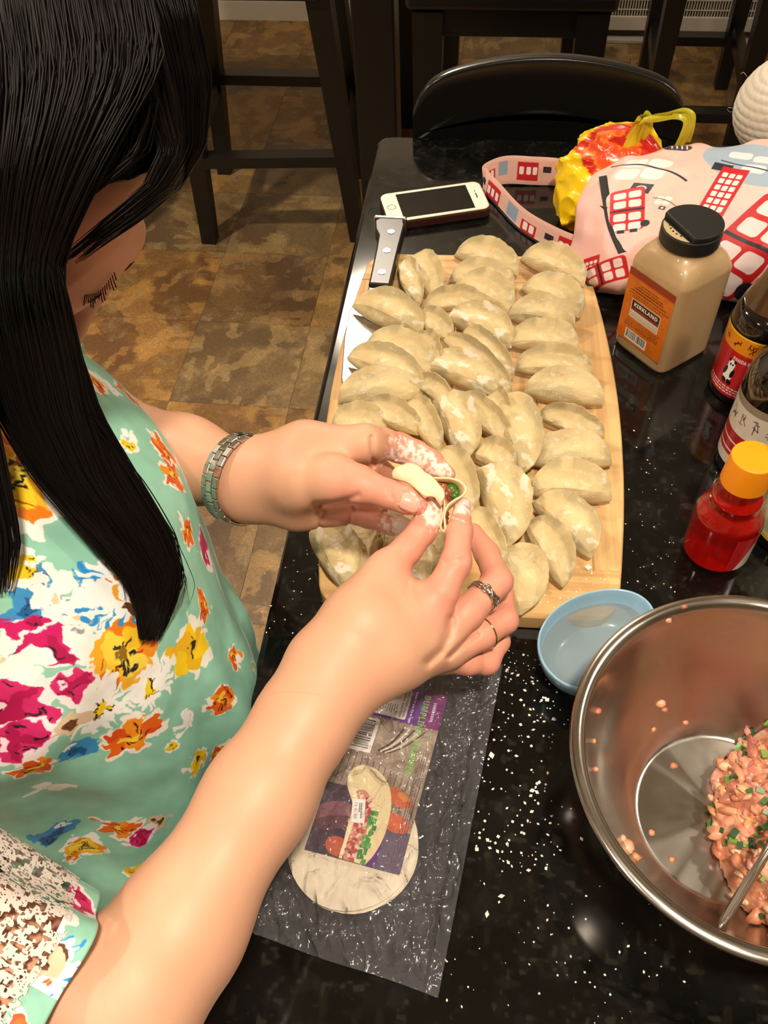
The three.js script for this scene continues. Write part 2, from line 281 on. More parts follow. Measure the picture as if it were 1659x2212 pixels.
{
  // counter chair at the far end: curved top rail, posts, seat, legs
  const t = thing('counter_chair', 'black chair with broad curved back rail at the counter end', 'chair');
  const TL = Y(893, 168, 0.985), TR = Y(1499, 190, 0.985), cx = (TL.x + TR.x) / 2, hw = (TR.x - TL.x) / 2, zc = (TL.z + TR.z) / 2;
  const zAt = x => zc - 0.05 * (1 - (x / hw) ** 2) + 0.0;
  const N = 40, rail = (u, v) => { // closed rounded-rectangle section swept along the arc
    const x = mix(-hw, hw, u), ang = v * Math.PI * 2, e = 0.35, c = Math.cos(ang), s = Math.sin(ang);
    const end = 1 - Math.pow(Math.abs(2 * u - 1), 14) * 0.55, dome = 0.016 * (1 - (x / hw) ** 2);
    const yy = 0.915 + dome * 0.5 + 0.066 * end * Math.sign(s) * Math.pow(Math.abs(s), e) + dome * 0.5 * Math.sign(s), zz = 0.011 * Math.sign(c) * Math.pow(Math.abs(c), e);
    return V(cx + x, yy, zAt(x) + zz);
  };
  const g = sheet(N, 28, rail); const e0 = [], e1 = [];
  mesh('back_rail', mergeVertices(g), std([18, 17, 17], { roughness: 0.22 }), t);
  for (const s of [-1, 1]) {
    mesh('back_post', bar(V(cx + s * hw * 0.72, 0.0, zc + 0.02), V(cx + s * hw * 0.72, 0.88, zAt(hw * 0.72) + 0.0), 0.035, 0.03), blackWood, t);
    mesh('front_leg', bar(V(cx + s * hw * 0.72, 0.0, zc + 0.34), V(cx + s * hw * 0.72, 0.6, zc + 0.32), 0.032, 0.036), blackWood, t);
    mesh('stretcher', bar(V(cx + s * hw * 0.72, 0.2, zc + 0.02), V(cx + s * hw * 0.72, 0.2, zc + 0.33), 0.024), blackWood, t);
  }
  mesh('back_slat', bar(V(cx, 0.63, zc - 0.02), V(cx, 0.86, zc - 0.045), 0.06, 0.06, 0.012, 0.012), blackWood, t);
  mesh('seat', rbox(0.36, 0.035, 0.36, 0.012, cx, 0.618, zc + 0.17), blackWood, t);
}

// ------------------------------------------------------------------ counter
const graniteTex = dataTex(1024, 1024, (u, v) => {
  const n = fbm2(u * 40, v * 40, 4, 40, 2), m = fbm2(u * 12, v * 12, 3, 12, 9), s = noise2(u * 256, v * 256, 256, 4), d = noise2(u * 120, v * 120, 120, 14);
  let k = 8 + 8 * step(0.5, 0.75, n) + 7 * step(0.5, 0.7, m);
  let q = [k, k, k * 0.95];
  q = lerp3(q, [44, 44, 36], step(0.66, 0.85, d) * step(0.45, 0.62, n) * 0.6);
  q = lerp3(q, [70, 68, 62], step(0.92, 0.98, s) * 0.35);
  q = lerp3(q, [48, 40, 26], step(0.72, 0.9, noise2(u * 70 + 9, v * 70, 70, 24)) * 0.3);
  return q;
});
graniteTex.repeat.set(2, 2);
{
  const x0 = -0.166, x1 = 1.0, z0 = -1.13, z1 = 0.62, r = 0.022, pts = [];
  const arc = (cx, cz, a0, a1) => { for (let i = 0; i <= 6; i++) { const a = mix(a0, a1, i / 6); pts.push([cx + r * Math.cos(a), cz + r * Math.sin(a)]); } };
  arc(x0 + r, z0 + r, Math.PI, Math.PI * 1.5); arc(x1 - r, z0 + r, Math.PI * 1.5, Math.PI * 2); arc(x1 - r, z1 - r, 0, Math.PI / 2); arc(x0 + r, z1 - r, Math.PI / 2, Math.PI);
  const g = slab(pts, CT - 0.032, CT, 0.006, 3), p = g.attributes.position, u = g.attributes.uv; for (let i = 0; i < p.count; i++) u.setXY(i, p.getX(i) + p.getY(i) * 0.7, p.getZ(i));
  tag(mesh('worktop', g, phys(0xffffff, { map: graniteTex, roughness: 0.085, specularIntensity: 1, ior: 1.52 })), 'polished black speckled granite counter top', 'worktop');
  const t = thing('island_cabinet', 'dark wooden island cabinet carrying the granite top', 'cabinet', V(0.45, 0, -0.05));
  const m = std([46, 32, 24], { roughness: 0.5 });
  mesh('body', box(1.0, 0.78, 1.28, 0.0, 0.488, 0), m, t); mesh('plinth', box(0.9, 0.098, 1.2, 0.02, 0.049, 0), std([20, 18, 16]), t);
  for (let i = 0; i < 3; i++) { const d = mesh('door', rbox(0.018, 0.7, 0.4, 0.004, -0.51, 0.49, -0.42 + i * 0.42), m, t); mesh('handle', tube([V(-0.52, 0.64, -0.27 + i * 0.42), V(-0.552, 0.66, -0.27 + i * 0.42), V(-0.552, 0.74, -0.27 + i * 0.42), V(-0.52, 0.76, -0.27 + i * 0.42)], 0.005, 12, 6), std([150, 146, 140], { metalness: 1, roughness: 0.3 }), d); }
}

// ------------------------------------------------------------------ cutting board: planks between two cross strips, cut to a barrel outline
const BT = CT + 0.018;                                   // top of the board
const boardTop = Y(1030, 551, BT), boardBot = Y(1008, 1326, BT);
const bAxis = boardBot.clone().sub(boardTop), bLen = bAxis.length(); bAxis.normalize();
const bSide = V(-bAxis.z, 0, bAxis.x).multiplyScalar(-1);   // points to the right in the picture
if (bSide.dot(RGT) < 0) bSide.negate();
const bMid = boardTop.clone().lerp(boardBot, 0.5);
const onBoard = (s, t, y) => V(bMid.x + bSide.x * s + bAxis.x * t, y, bMid.z + bSide.z * s + bAxis.z * t);
{
  const t = thing('cutting_board', 'pale bamboo cutting board with bowed sides holding the dumplings', 'cutting board');
  const hl = bLen / 2, out = [], half = v => mix(0.114, 0.1395, Math.pow(Math.cos(v / hl * Math.PI / 2 * 0.92), 0.8)), rc = 0.022;
  const ys = []; for (let i = 0; i <= 40; i++) ys.push(mix(-hl, hl, i / 40)); for (const k of [0.002, 0.005, 0.009, 0.014, 0.02]) { ys.push(-hl + k); ys.push(hl - k); } ys.sort((a, b) => a - b);
  const hw = v => { const e = hl - Math.abs(v); return half(v) - (e < rc ? rc - Math.sqrt(Math.max(0, rc * rc - (rc - e) ** 2)) : 0); };
  for (const y of ys) out.push([hw(y), y]); for (const y of ys.slice().reverse()) out.push([-hw(y), y]);
  const clip = (poly, f) => { const r = []; poly.forEach((p, i) => { const q = poly[(i + 1) % poly.length], a = f(p), b = f(q); if (a >= 0) r.push(p); if ((a >= 0) !== (b >= 0)) { const k = a / (a - b); r.push([mix(p[0], q[0], k), mix(p[1], q[1], k)]); } }); return r; };
  const woods = []; for (let k = 0; k < 4; k++) woods.push(dataTex(128, 512, (u, v) => {
    const g = fbm2(u * 26 + 9 * k, v * 2.2 + fbm2(u * 3, v * 3) * 0.8, 4, 0, k), f = noise2(u * 90, v * 6, 0, 7 + k), node = step(0.012, 0, Math.abs(((v + 0.21 * k) % 0.47) - 0.2)) * 0.25;
    let q = lerp3([206, 168, 112], [186, 142, 86], step(0.4, 0.68, g)); q = lerp3(q, [216, 182, 128], k * 0.16); q = q.map(x => x * (0.95 + 0.1 * f)); return lerp3(q, [150, 108, 62], node);
  }));
  const mats = woods.map(w => std(0xffffff, { map: w, roughness: 0.5, bumpMap: w, bumpScale: 0.00015 }));
  const put = (poly, cross, k) => {
    if (poly.length < 3) return; const w = poly.map(p => { const q = onBoard(p[0], p[1], 0); return [q.x, q.z]; });
    const g = slab(w, CT + 0.0005, BT, 0.0012, 1), p = g.attributes.position, u = g.attributes.uv;
    for (let i = 0; i < p.count; i++) { const d = V(p.getX(i) - bMid.x, 0, p.getZ(i) - bMid.z), a = d.dot(bSide), b = d.dot(bAxis), y = p.getY(i) * 3; if (cross) u.setXY(i, (b + y) * 6 + k, a * 2); else u.setXY(i, (a + y) * 6 + k * 0.37, b * 2 + k * 0.31); }
    mesh('plank', g, mats[k % 4], t);
  };
  const E = hl - 0.048, n = 7, w = 0.29 / n;
  for (let i = 0; i < n; i++) { const a = -0.145 + i * w, b = a + w; put(clip(clip(clip(clip(out, p => p[0] - a - 0.00015), p => b - 0.00015 - p[0]), p => p[1] + E), p => E - p[1]), false, i); }
  put(clip(out, p => -E - 0.0003 - p[1]), true, 8); put(clip(out, p => p[1] - E - 0.0003), true, 9);
}

// ------------------------------------------------------------------ kitchen knife lying flat on the board
{
  const a = Y(852, 479, BT + 0.016), b = Y(820, 628, BT + 0.012), dir = b.clone().sub(a); dir.y = 0; const L = dir.length(); dir.normalize();
  const t = thing('kitchen_knife', 'kitchen knife with black riveted handle lying on the cutting board', 'knife', V(a.x, BT + 0.011, a.z));
  t.rotation.y = Math.atan2(-dir.z, dir.x);           // local x runs from butt to tip, z to the cutting edge
  const steel = std([205, 205, 205], { metalness: 1, roughness: 0.16 });
  const hs = new THREE.Shape([[0.0, -0.011], [0.012, -0.0135], [0.05, -0.0125], [L, -0.0115], [L, 0.0115], [0.06, 0.0125], [0.034, 0.0135], [0.022, 0.019], [0.006, 0.022], [0, 0.016]].map(p => new THREE.Vector2(...p)));
  const hg = new THREE.ExtrudeGeometry(hs, { depth: 0.012, bevelEnabled: true, bevelSize: 0.002, bevelThickness: 0.002, bevelOffset: -0.002, bevelSegments: 3 }); hg.rotateX(Math.PI / 2); hg.translate(0, 0.008, 0);
  mesh('handle', hg, std([26, 24, 22], { roughness: 0.3 }), t);
  for (const x of [0.027, 0.062, L - 0.02]) mesh('rivet', new THREE.CylinderGeometry(0.004, 0.004, 0.0212, 20).translate(x, 0, 0), steel, t);
  mesh('end_cap', rbox(0.006, 0.0195, 0.038, 0.002, -0.002, 0.0005, 0.005), steel, t);
  mesh('bolster', rbox(0.014, 0.0135, 0.0235, 0.002, L + 0.006, -0.0005, 0), steel, t);
  const bs = new THREE.Shape([[L + 0.01, -0.0115], [L + 0.09, -0.012], [L + 0.15, -0.006], [L + 0.175, 0.004], [L + 0.13, 0.02], [L + 0.07, 0.027], [L + 0.022, 0.029], [L + 0.01, 0.012]].map(p => new THREE.Vector2(...p)));
  const bg = new THREE.ExtrudeGeometry(bs, { depth: 0.0016, bevelEnabled: true, bevelSize: 0.001, bevelThickness: 0.0005, bevelOffset: -0.001, bevelSegments: 1 }); bg.rotateX(Math.PI / 2); bg.translate(0, -0.0065, 0);
  mesh('blade', bg, steel, t);
}

// ------------------------------------------------------------------ phone
{
  const q = [[821.3, 418.2], [1035, 389], [1058.6, 450.4], [838.9, 483.3]].map(p => Y(...p, CT + 0.0125)), c = q[0].clone().add(q[1]).add(q[2]).add(q[3]).multiplyScalar(0.25), d = q[1].clone().sub(q[0]).add(q[2]).sub(q[3]);
  const t = thing('mobile_phone', 'white-faced mobile phone in dark brown case on the counter', 'phone', V(c.x, CT, c.z)); t.rotation.y = Math.atan2(-d.z, d.x);
  const rrect = (w, h, r, x = 0, y = 0) => { const s = new THREE.Shape(); s.absarc(x + w / 2 - r, y - h / 2 + r, r, -Math.PI / 2, 0); s.absarc(x + w / 2 - r, y + h / 2 - r, r, 0, Math.PI / 2); s.absarc(x - w / 2 + r, y + h / 2 - r, r, Math.PI / 2, Math.PI); s.absarc(x - w / 2 + r, y - h / 2 + r, r, Math.PI, Math.PI * 1.5); return s; };
  const ex = (s, y0, y1, b = 0) => { const g = new THREE.ExtrudeGeometry(s, { depth: y1 - y0 - 2 * b, bevelEnabled: b > 0, bevelSize: b, bevelThickness: b, bevelOffset: -b, bevelSegments: 2, curveSegments: 8 }); g.rotateX(-Math.PI / 2); g.translate(0, y0 + b, 0); return g; };
  mesh('case', ex(rrect(0.128, 0.063, 0.0105), 0.0003, 0.0115, 0.0018), std([52, 26, 18], { roughness: 0.35 }), t);
  const b = mesh('face', ex(rrect(0.1238, 0.0586, 0.009), 0.0112, 0.0125, 0.0004), phys([228, 220, 206], { roughness: 0.12 }), t);
  mesh('bezel', ex((() => { const s = rrect(0.1256, 0.0604, 0.0098); s.holes.push(rrect(0.1236, 0.0584, 0.009)); return s; })(), 0.0108, 0.0124), std([190, 170, 140], { metalness: 0.8, roughness: 0.3 }), t);
  mesh('screen', ex(rrect(0.0885, 0.0505, 0.0006, 0.0005), 0.0124, 0.0127), phys([9, 9, 11], { roughness: 0.08 }), b);
  mesh('home_button', new THREE.TorusGeometry(0.0049, 0.0004, 8, 32).rotateX(Math.PI / 2).translate(-0.0535, 0.0126, 0), std([150, 140, 125], { metalness: 0.6, roughness: 0.35 }), b);
  mesh('earpiece', rbox(0.0016, 0.0006, 0.0105, 0.0003, 0.0525, 0.0125, 0), std([24, 24, 24]), b);
  mesh('camera_lens', new THREE.CylinderGeometry(0.0009, 0.0009, 0.0005, 12).translate(0.0525, 0.0126, -0.0095), std([18, 18, 20]), b);
}

// ------------------------------------------------------------------ dumplings
function dumplingGeo(k) {
  const nu = 30, nv = 18, sd = 100 + 31 * k;
  const nz = (x, y, o = 3) => fbm2(x + sd, y + sd * 0.7, o, 0, k) - 0.5;
  const bend = [0.06, -0.08, 0.1, 0.0, 0.14, -0.05][k % 6];
  const side = top => (u, v) => {
    const s = 2 * u - 1, a = Math.abs(s);
    const yb = -0.17 * Math.pow(1 - a * a, 0.8), yt = 0.96 * Math.pow(Math.max(0, 1 - Math.pow(a, 2.3)), 0.5) + 0.09 * (1 - a * 0.3) + (nz(s * 3.2 + 5, 1) * 0.16 + nz(s * 11, 7, 2) * 0.07) * (0.5 + 0.5 * (1 - a));
    const t = v, y = mix(yb, yt, t), seal = step(0.5, 0.72, t), env = Math.pow(Math.max(0, 1 - Math.pow(a, 2.6)), 0.75);
    const belly = env * (t < 0.34 ? Math.sqrt(Math.max(0, 1 - ((0.34 - t) / 0.34) ** 2)) : 1 - sm(clamp((t - 0.3) / 0.46)) * 0.98);
    let h = belly * (1 + nz(s * 2.4, t * 3) * 0.5) + (top ? 0.055 : 0) * Math.min(1, t * 8);
    h += seal * (nz(s * 5, 3, 2) * 0.24 + nz(s * 12, t * 2, 2) * 0.08) * (1 - a * 0.5);          // crimped rim
    const flat = top ? h : -0.32 * belly + seal * (nz(s * 5, 3, 2) * 0.24 + nz(s * 12, t * 2, 2) * 0.08) * (1 - a * 0.5);
    const p = V(s * 0.5 + nz(t * 3, s * 2 + 9, 2) * 0.03, y, flat + bend * t * t * 1.2 + 0.12 * nz(s * 2, t * 2 + 4) + (t > 0.55 ? -0.25 * a * a * (t - 0.55) : 0)); p.u = s * 0.5 + 0.5; p.w = (y + 0.2) / 1.3; return p;
  };
  const A = sheet(nu, nv, side(true)), B = sheet(nu, nv, side(false)); B.index.array.reverse();
  // rim strip joining both sheets
  const rim = sheet(nu, 1, (u, v) => side(v < 0.5)(u, 1)), g = merge([A, B, rim]); g.computeVertexNormals();
  const m = mergeVertices(g, 1e-5); m.computeVertexNormals();
  return m;
}
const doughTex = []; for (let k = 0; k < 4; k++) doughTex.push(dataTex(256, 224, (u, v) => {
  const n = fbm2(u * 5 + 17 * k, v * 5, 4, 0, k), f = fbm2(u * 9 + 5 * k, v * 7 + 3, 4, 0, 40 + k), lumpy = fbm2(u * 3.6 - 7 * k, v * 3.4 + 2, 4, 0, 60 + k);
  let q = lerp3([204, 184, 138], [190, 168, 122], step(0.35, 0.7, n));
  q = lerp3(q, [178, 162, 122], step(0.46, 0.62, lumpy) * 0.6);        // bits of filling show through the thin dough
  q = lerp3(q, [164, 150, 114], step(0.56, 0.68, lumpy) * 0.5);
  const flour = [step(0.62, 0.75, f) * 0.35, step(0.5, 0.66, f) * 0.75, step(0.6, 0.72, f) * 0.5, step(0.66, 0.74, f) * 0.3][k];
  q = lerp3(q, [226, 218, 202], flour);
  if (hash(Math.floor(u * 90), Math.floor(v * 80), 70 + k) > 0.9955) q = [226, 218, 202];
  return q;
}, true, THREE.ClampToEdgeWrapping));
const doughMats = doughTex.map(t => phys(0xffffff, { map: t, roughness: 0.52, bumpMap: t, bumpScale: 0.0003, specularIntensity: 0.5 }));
const dGeos = []; for (let k = 0; k < 6; k++) dGeos.push(dumplingGeo(k));
// left tip, right tip and rim apex of each dumpling, read in a 2.37x enlargement of the board
const zz = (x, y) => [650 + x / 2.37, 480 + y / 2.37];
const GR = 'raw half-moon dumpling in the straight row along the board edge by the jar', GL = 'raw half-moon dumpling beside the knife along the board edge above the floor', GM = 'raw half-moon dumpling overlapping its neighbours in the crowded middle row', GB = 'raw dumpling at the board end under the hands', GF = 'raw half-moon dumpling lying at the board corner near the blue dish';
const dumplings = [
  [1125, 200, 1435, 330, 1300, 112, 0, GR], [1130, 350, 1415, 490, 1300, 255, 0, GR], [1062, 495, 1390, 560, 1240, 375, 3, GR], [1070, 635, 1415, 660, 1250, 495, 0, GR], [1105, 765, 1485, 785, 1300, 632, 0, GR], [1152, 885, 1540, 935, 1345, 745, 3, GR], [1220, 1000, 1540, 1110, 1420, 950, 0, GR], [1178, 1240, 1582, 1245, 1380, 1068, 3, GR], [1178, 1395, 1580, 1425, 1370, 1220, 0, GR],
  [1190, 1450, 1470, 1715, 1440, 1425, 2, GF], [1158, 1560, 1335, 1865, 1395, 1640, 0, GF], [1032, 1680, 1110, 2005, 1255, 1770, 3, GF],
  [905, 1275, 1050, 1655, 1195, 1440, 1, GM], [1010, 905, 1110, 1285, 1232, 1050, 2, GM], [680, 915, 835, 1215, 948, 1055, 1, GM], [815, 915, 1058, 1150, 1015, 955, 0, GM], [890, 1195, 1088, 1285, 1020, 1105, 0, GM], [555, 930, 700, 1170, 700, 990, 0, GM], [338, 965, 600, 1090, 520, 915, 0, GL], [160, 1070, 440, 1070, 270, 925, 0, GL],
  [270, 440, 602, 590, 500, 365, 2, GL], [330, 640, 645, 790, 540, 548, 0, GL], [248, 712, 608, 890, 465, 638, 2, GL], [203, 930, 608, 905, 400, 745, 3, GL],
  [790, 180, 1098, 275, 930, 75, 0, GM], [763, 312, 1085, 350, 930, 188, 0, GM], [780, 348, 1062, 475, 965, 252, 0, GM], [640, 450, 930, 430, 775, 325, 0, GM], [758, 505, 1068, 645, 930, 412, 1, GM], [600, 500, 765, 615, 715, 450, 0, GM], [600, 610, 690, 745, 715, 605, 0, GM], [835, 572, 1070, 800, 1010, 610, 2, GM], [735, 612, 1062, 880, 940, 640, 2, GM], [640, 748, 992, 890, 885, 672, 1, GM], [600, 832, 775, 935, 705, 785, 3, GM], [968, 900, 1050, 1015, 1060, 885, 0, GM],
  [512, 225, 600, 430, 645, 320, 1, GL], [575, 185, 672, 410, 722, 240, 0, GL],
  [48, 1600, 235, 1885, 300, 1650, 1, GB], [262, 1560, 312, 1810, 392, 1650, 3, GB], [372, 1570, 402, 1720, 452, 1640, 1, GB], [556, 1650, 585, 1890, 672, 1720, 1, GB], [668, 1620, 690, 1880, 765, 1700, 0, GB], [858, 1500, 1005, 1790, 1030, 1600, 0, GB], [700, 1190, 852, 1510, 930, 1350, 0, GB], [455, 1590, 480, 1710, 545, 1620, 0, GB],
];
const groupOf = { [GR]: 'dumplings in the row by the jar', [GL]: 'dumplings beside the knife', [GM]: 'dumplings in the middle of the board', [GB]: 'dumplings under the hands', [GF]: 'dumplings at the board corner' };
const nth = ['first', 'second', 'third', 'fourth', 'fifth', 'sixth', 'seventh', 'eighth', 'ninth'], own = {};
for (let i = 0; i < 9; i++) own[i] = `raw half-moon dumpling, ${nth[i]} from the tote bag in the row by the jar`;
Object.assign(own, { 9: 'raw dumpling turned aslant just past the end of the row by the jar', 10: 'raw dumpling lying between the aslant dumpling and the upright one at the board corner', 11: 'raw dumpling standing on its fold beside the knuckles above the blue dish', 12: 'large raw dumpling with a straight white flour streak beside the fingertips', 13: 'raw dumpling turned sideways with its rim toward the row by the jar', 14: 'plump raw dumpling with floury ridge and blunt end in the middle row', 28: 'raw dumpling thickly dusted with white flour in the middle of the board', 33: 'broad pale raw dumpling lying across the two edge-on dumplings', 31: 'raw dumpling on edge behind the other edge-on dumpling in the middle', 32: 'raw dumpling on edge tucked behind the broad pale dumpling', 24: 'raw dumpling nearest the phone, first in the middle stack', 25: 'raw dumpling second from the phone in the middle stack', 26: 'raw dumpling third from the phone in the middle stack',
  20: 'raw dumpling lying over the knife bolster', 21: 'raw dumpling lying over the knife blade, second from the handle', 22: 'floury raw dumpling overlapping the knife tip, third from the handle', 23: 'wide raw dumpling below the knife tip, fourth from the handle', 36: 'small whitish floured dumpling beside the knife handle', 37: 'raw dumpling standing behind the small floured one by the knife handle', 19: 'raw dumpling half hidden behind the knuckles at the board edge above the floor', 18: 'raw dumpling behind the knuckles next to the one at the board edge', 38: 'floury raw dumpling at the board corner below the wrist with the watch', 39: 'raw dumpling next to the corner dumpling below the wrist with the watch', 44: 'raw dumpling directly behind the dumpling being folded', 43: 'raw dumpling with a torn rim beside the index finger tip', 15: 'raw dumpling wedged between the plump floury dumpling and the sideways one', 16: 'raw dumpling tucked under the blunt end of the plump floury dumpling', 17: 'raw dumpling standing between the plump floury one and the knuckles', 27: 'raw dumpling next to the middle stack, facing the small floured one', 29: 'raw dumpling between the thickly floured one and the knife bolster', 30: 'small part-hidden raw dumpling between the edge-on pair and the knife blade', 34: 'part-hidden raw dumpling under the fold of the broad pale dumpling', 35: 'sliver of raw dumpling behind the rim of the sideways dumpling', 40: 'narrow raw dumpling beneath the fingers of the hand with the watch', 41: 'raw dumpling framed in the gap between thumb and index finger', 42: 'raw dumpling behind the index finger, seen through the thumb gap', 45: 'raw dumpling peeking under the lowest finger of the hand with the watch' });
dumplings.forEach(([lx, ly, rx, ry, ax, ay, m, g], i) => {
  const L = Y(...zz(lx, ly), BT + 0.009), Rr = Y(...zz(rx, ry), BT + 0.009), A = Y(...zz(ax, ay), BT + 0.030);
  const x = Rr.clone().sub(L), w = x.length(); x.normalize(); const c = L.clone().lerp(Rr, 0.5), y = A.clone().sub(c); y.addScaledVector(x, -y.dot(x)); const h = y.length(); y.normalize(); const z = x.clone().cross(y);
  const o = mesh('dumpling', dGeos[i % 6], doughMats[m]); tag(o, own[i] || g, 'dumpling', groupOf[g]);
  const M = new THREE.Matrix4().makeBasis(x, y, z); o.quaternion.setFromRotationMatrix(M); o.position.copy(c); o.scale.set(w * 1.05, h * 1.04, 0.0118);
});

// ------------------------------------------------------------------ spice jar
const jarB = [Y(1320.9, 740.1, CT), Y(1423.3, 819.6, CT), Y(1530.7, 754, CT)];
{
  const ex = jarB[1].clone().sub(jarB[0]), ez = jarB[1].clone().sub(jarB[2]);                  // label side runs from corner 0 to 1
  const yaw = Math.atan2(-(ex.z), ex.x), w = 0.0705, c = jarB[0].clone().lerp(jarB[2], 0.5);
  const t = thing('spice_jar', 'square plastic spice jar of tan powder with orange label and black lid', 'jar', V(c.x, CT, c.z)); t.rotation.y = yaw;
  // local +x along the label side, +z out of the label
  const H = 0.106, rc = 0.007, hw = w / 2;
  const sq = (s, r, a) => { const c = Math.cos(a), n = Math.sin(a), k = r >= s ? 0 : 1; if (!k) return [s * c, s * n]; const e = clamp(r / s), p = mix(9, 2, e); const d = Math.pow(Math.pow(Math.abs(c), p) + Math.pow(Math.abs(n), p), -1 / p); return [s * d * c, s * d * n]; };
  const prof = [[0.9, 0.0005, 0.01], [0.975, 0.002, 0.008], [1, 0.006, 0.007], [1, 0.05, 0.007], [1, H - 0.004, 0.007], [0.985, H, 0.008], [0.93, H + 0.006, 0.011], [0.86, H + 0.0115, 0.016], [0.8, H + 0.0155, 0.023], [0.745, H + 0.0185, 0.035], [0.74, H + 0.022, 0.035]];
  const body = sheet(96, prof.length - 1, (u, v) => { const k = Math.round(v * (prof.length - 1)), [s, y, r] = prof[k], [x, z] = sq(hw * s, r, u * Math.PI * 2 + 0.001); return V(x, y, z); }, 0, true); body.index.array.reverse(); body.computeVertexNormals();
  const tan = dataTex(128, 128, (u, v) => { const n = fbm2(u * 9, v * 9, 4, 9, 3); return lerp3([188, 158, 116], [170, 140, 98], n); });
  mesh('jar_body', merge([body, new THREE.CircleGeometry(hw * 0.95, 24).rotateX(Math.PI / 2).translate(0, 0.0006, 0)]), phys(0xffffff, { map: tan, roughness: 0.4, clearcoat: 1, clearcoatRoughness: 0.08 }), t);
  // spots of spice clinging under the shoulder
  const label = canvasTex(512, 760, (g, W, Hh) => {
    const gr = g.createLinearGradient(0, 0, W, 0); g.fillStyle = '#c96a14'; g.fillRect(0, 0, W, Hh);
    for (let i = 0; i < 500; i++) { g.fillStyle = i % 2 ? 'rgba(226,132,30,0.2)' : 'rgba(196,96,18,0.2)'; g.beginPath(); g.arc(rnd() * W, rnd() * Hh, 10 + rnd() * 34, 0, 7); g.fill(); }
    g.fillStyle = '#8e2f12'; g.fillRect(0, 0, W, 66); g.fillStyle = 'rgba(150,52,18,0.8)'; g.fillRect(0, 60, W, 18);
    g.fillStyle = '#3a1a0a'; g.font = 'bold 20px sans-serif'; g.textAlign = 'center';
    const line = (y, n, s = 18, b = '') => { g.font = `${b} ${s}px sans-serif`; let x = W / 2 - n / 2; while (x < W / 2 + n / 2) { const k = 8 + rnd() * 26; g.fillRect(x, y - s * 0.55, k, s * 0.5); x += k + 6; } };
    line(128, 210, 16); line(156, 260, 16); line(184, 330, 22); line(216, 400, 24); line(246, 420, 18); line(270, 330, 15);
    g.fillStyle = '#e8e2d6'; g.fillRect(92, 292, 330, 190); g.fillStyle = '#1c1512'; g.fillRect(98, 298, 318, 78); g.fillStyle = '#7c1f16'; g.fillRect(98, 374, 318, 30);
    g.fillStyle = '#f4f0e8'; g.font = 'bold 56px sans-serif'; g.fillText('KIRKLAND', W / 2 + 1, 358, 300);
    g.fillStyle = '#b9b2a6'; g.fillRect(98, 406, 318, 70); g.fillStyle = '#efeae0'; g.fillRect(106, 416, 300, 6); g.fillRect(106, 440, 300, 4);
    g.fillStyle = '#4a220c'; for (let y = 512; y < 600; y += 19) line(y, 400 - rnd() * 60, 14); line(640, 150, 14);
    g.fillStyle = '#e9e4da'; g.fillRect(92, 622, 250, 112); g.fillStyle = '#17120f'; for (let x = 104; x < 330;) { const k = 2 + Math.floor(rnd() * 4) * 2; g.fillRect(x, 630, k, 84); x += k + 2 + Math.floor(rnd() * 3) * 2; }
  });
  const lg = new THREE.PlaneGeometry(0.0595, 0.083); lg.translate(-0.001, 0.0565, hw + 0.0004);
  mesh('label', lg, phys(0xffffff, { map: label, roughness: 0.35, side: THREE.FrontSide }), t);
  const lid = mesh('lid', merge([lathe([[0.0, 0.0225], [0.0268, 0.0225], [0.0278, 0.024], [0.0278, 0.036], [0.0272, 0.0372], [0.0, 0.0372]].map(p => [p[0], p[1] + H - 0.0]), 56)]), std([20, 20, 20], { roughness: 0.45 }), t);
  // hinged flap over the shaker side: a half disc raised a little
  const hs = new THREE.Shape(); hs.absarc(0, 0, 0.0274, -0.42 * Math.PI, 0.94 * Math.PI); const fg = new THREE.ExtrudeGeometry(hs, { depth: 0.004, bevelEnabled: true, bevelSize: 0.001, bevelThickness: 0.001, bevelOffset: -0.001, bevelSegments: 2, curveSegments: 32 }); fg.rotateX(-Math.PI / 2); fg.translate(0, H + 0.0378, 0); fg.rotateY(0.55);
  mesh('flap', fg, std([24, 24, 23], { roughness: 0.42 }), lid);
  const dust = new THREE.Shape(); dust.absarc(0, 0, 0.0262, 1.0 * Math.PI, 1.54 * Math.PI); const dg = new THREE.ShapeGeometry(dust, 24); dg.rotateX(-Math.PI / 2); dg.translate(0, H + 0.0376, 0); dg.rotateY(0.55);
  mesh('powder_film', dg, std([176, 156, 116], { roughness: 0.9 }), lid);
  for (let i = 0; i < 6; i++) { const a = -(1.1 + i * 0.075) * Math.PI; const m = mesh('shaker_hole', new THREE.CylinderGeometry(0.0009, 0.0009, 0.0006, 10).translate(0.0205 * Math.cos(a), H + 0.0378, 0.0205 * Math.sin(a)).rotateY(0.55), std([24, 20, 16]), lid); }
}

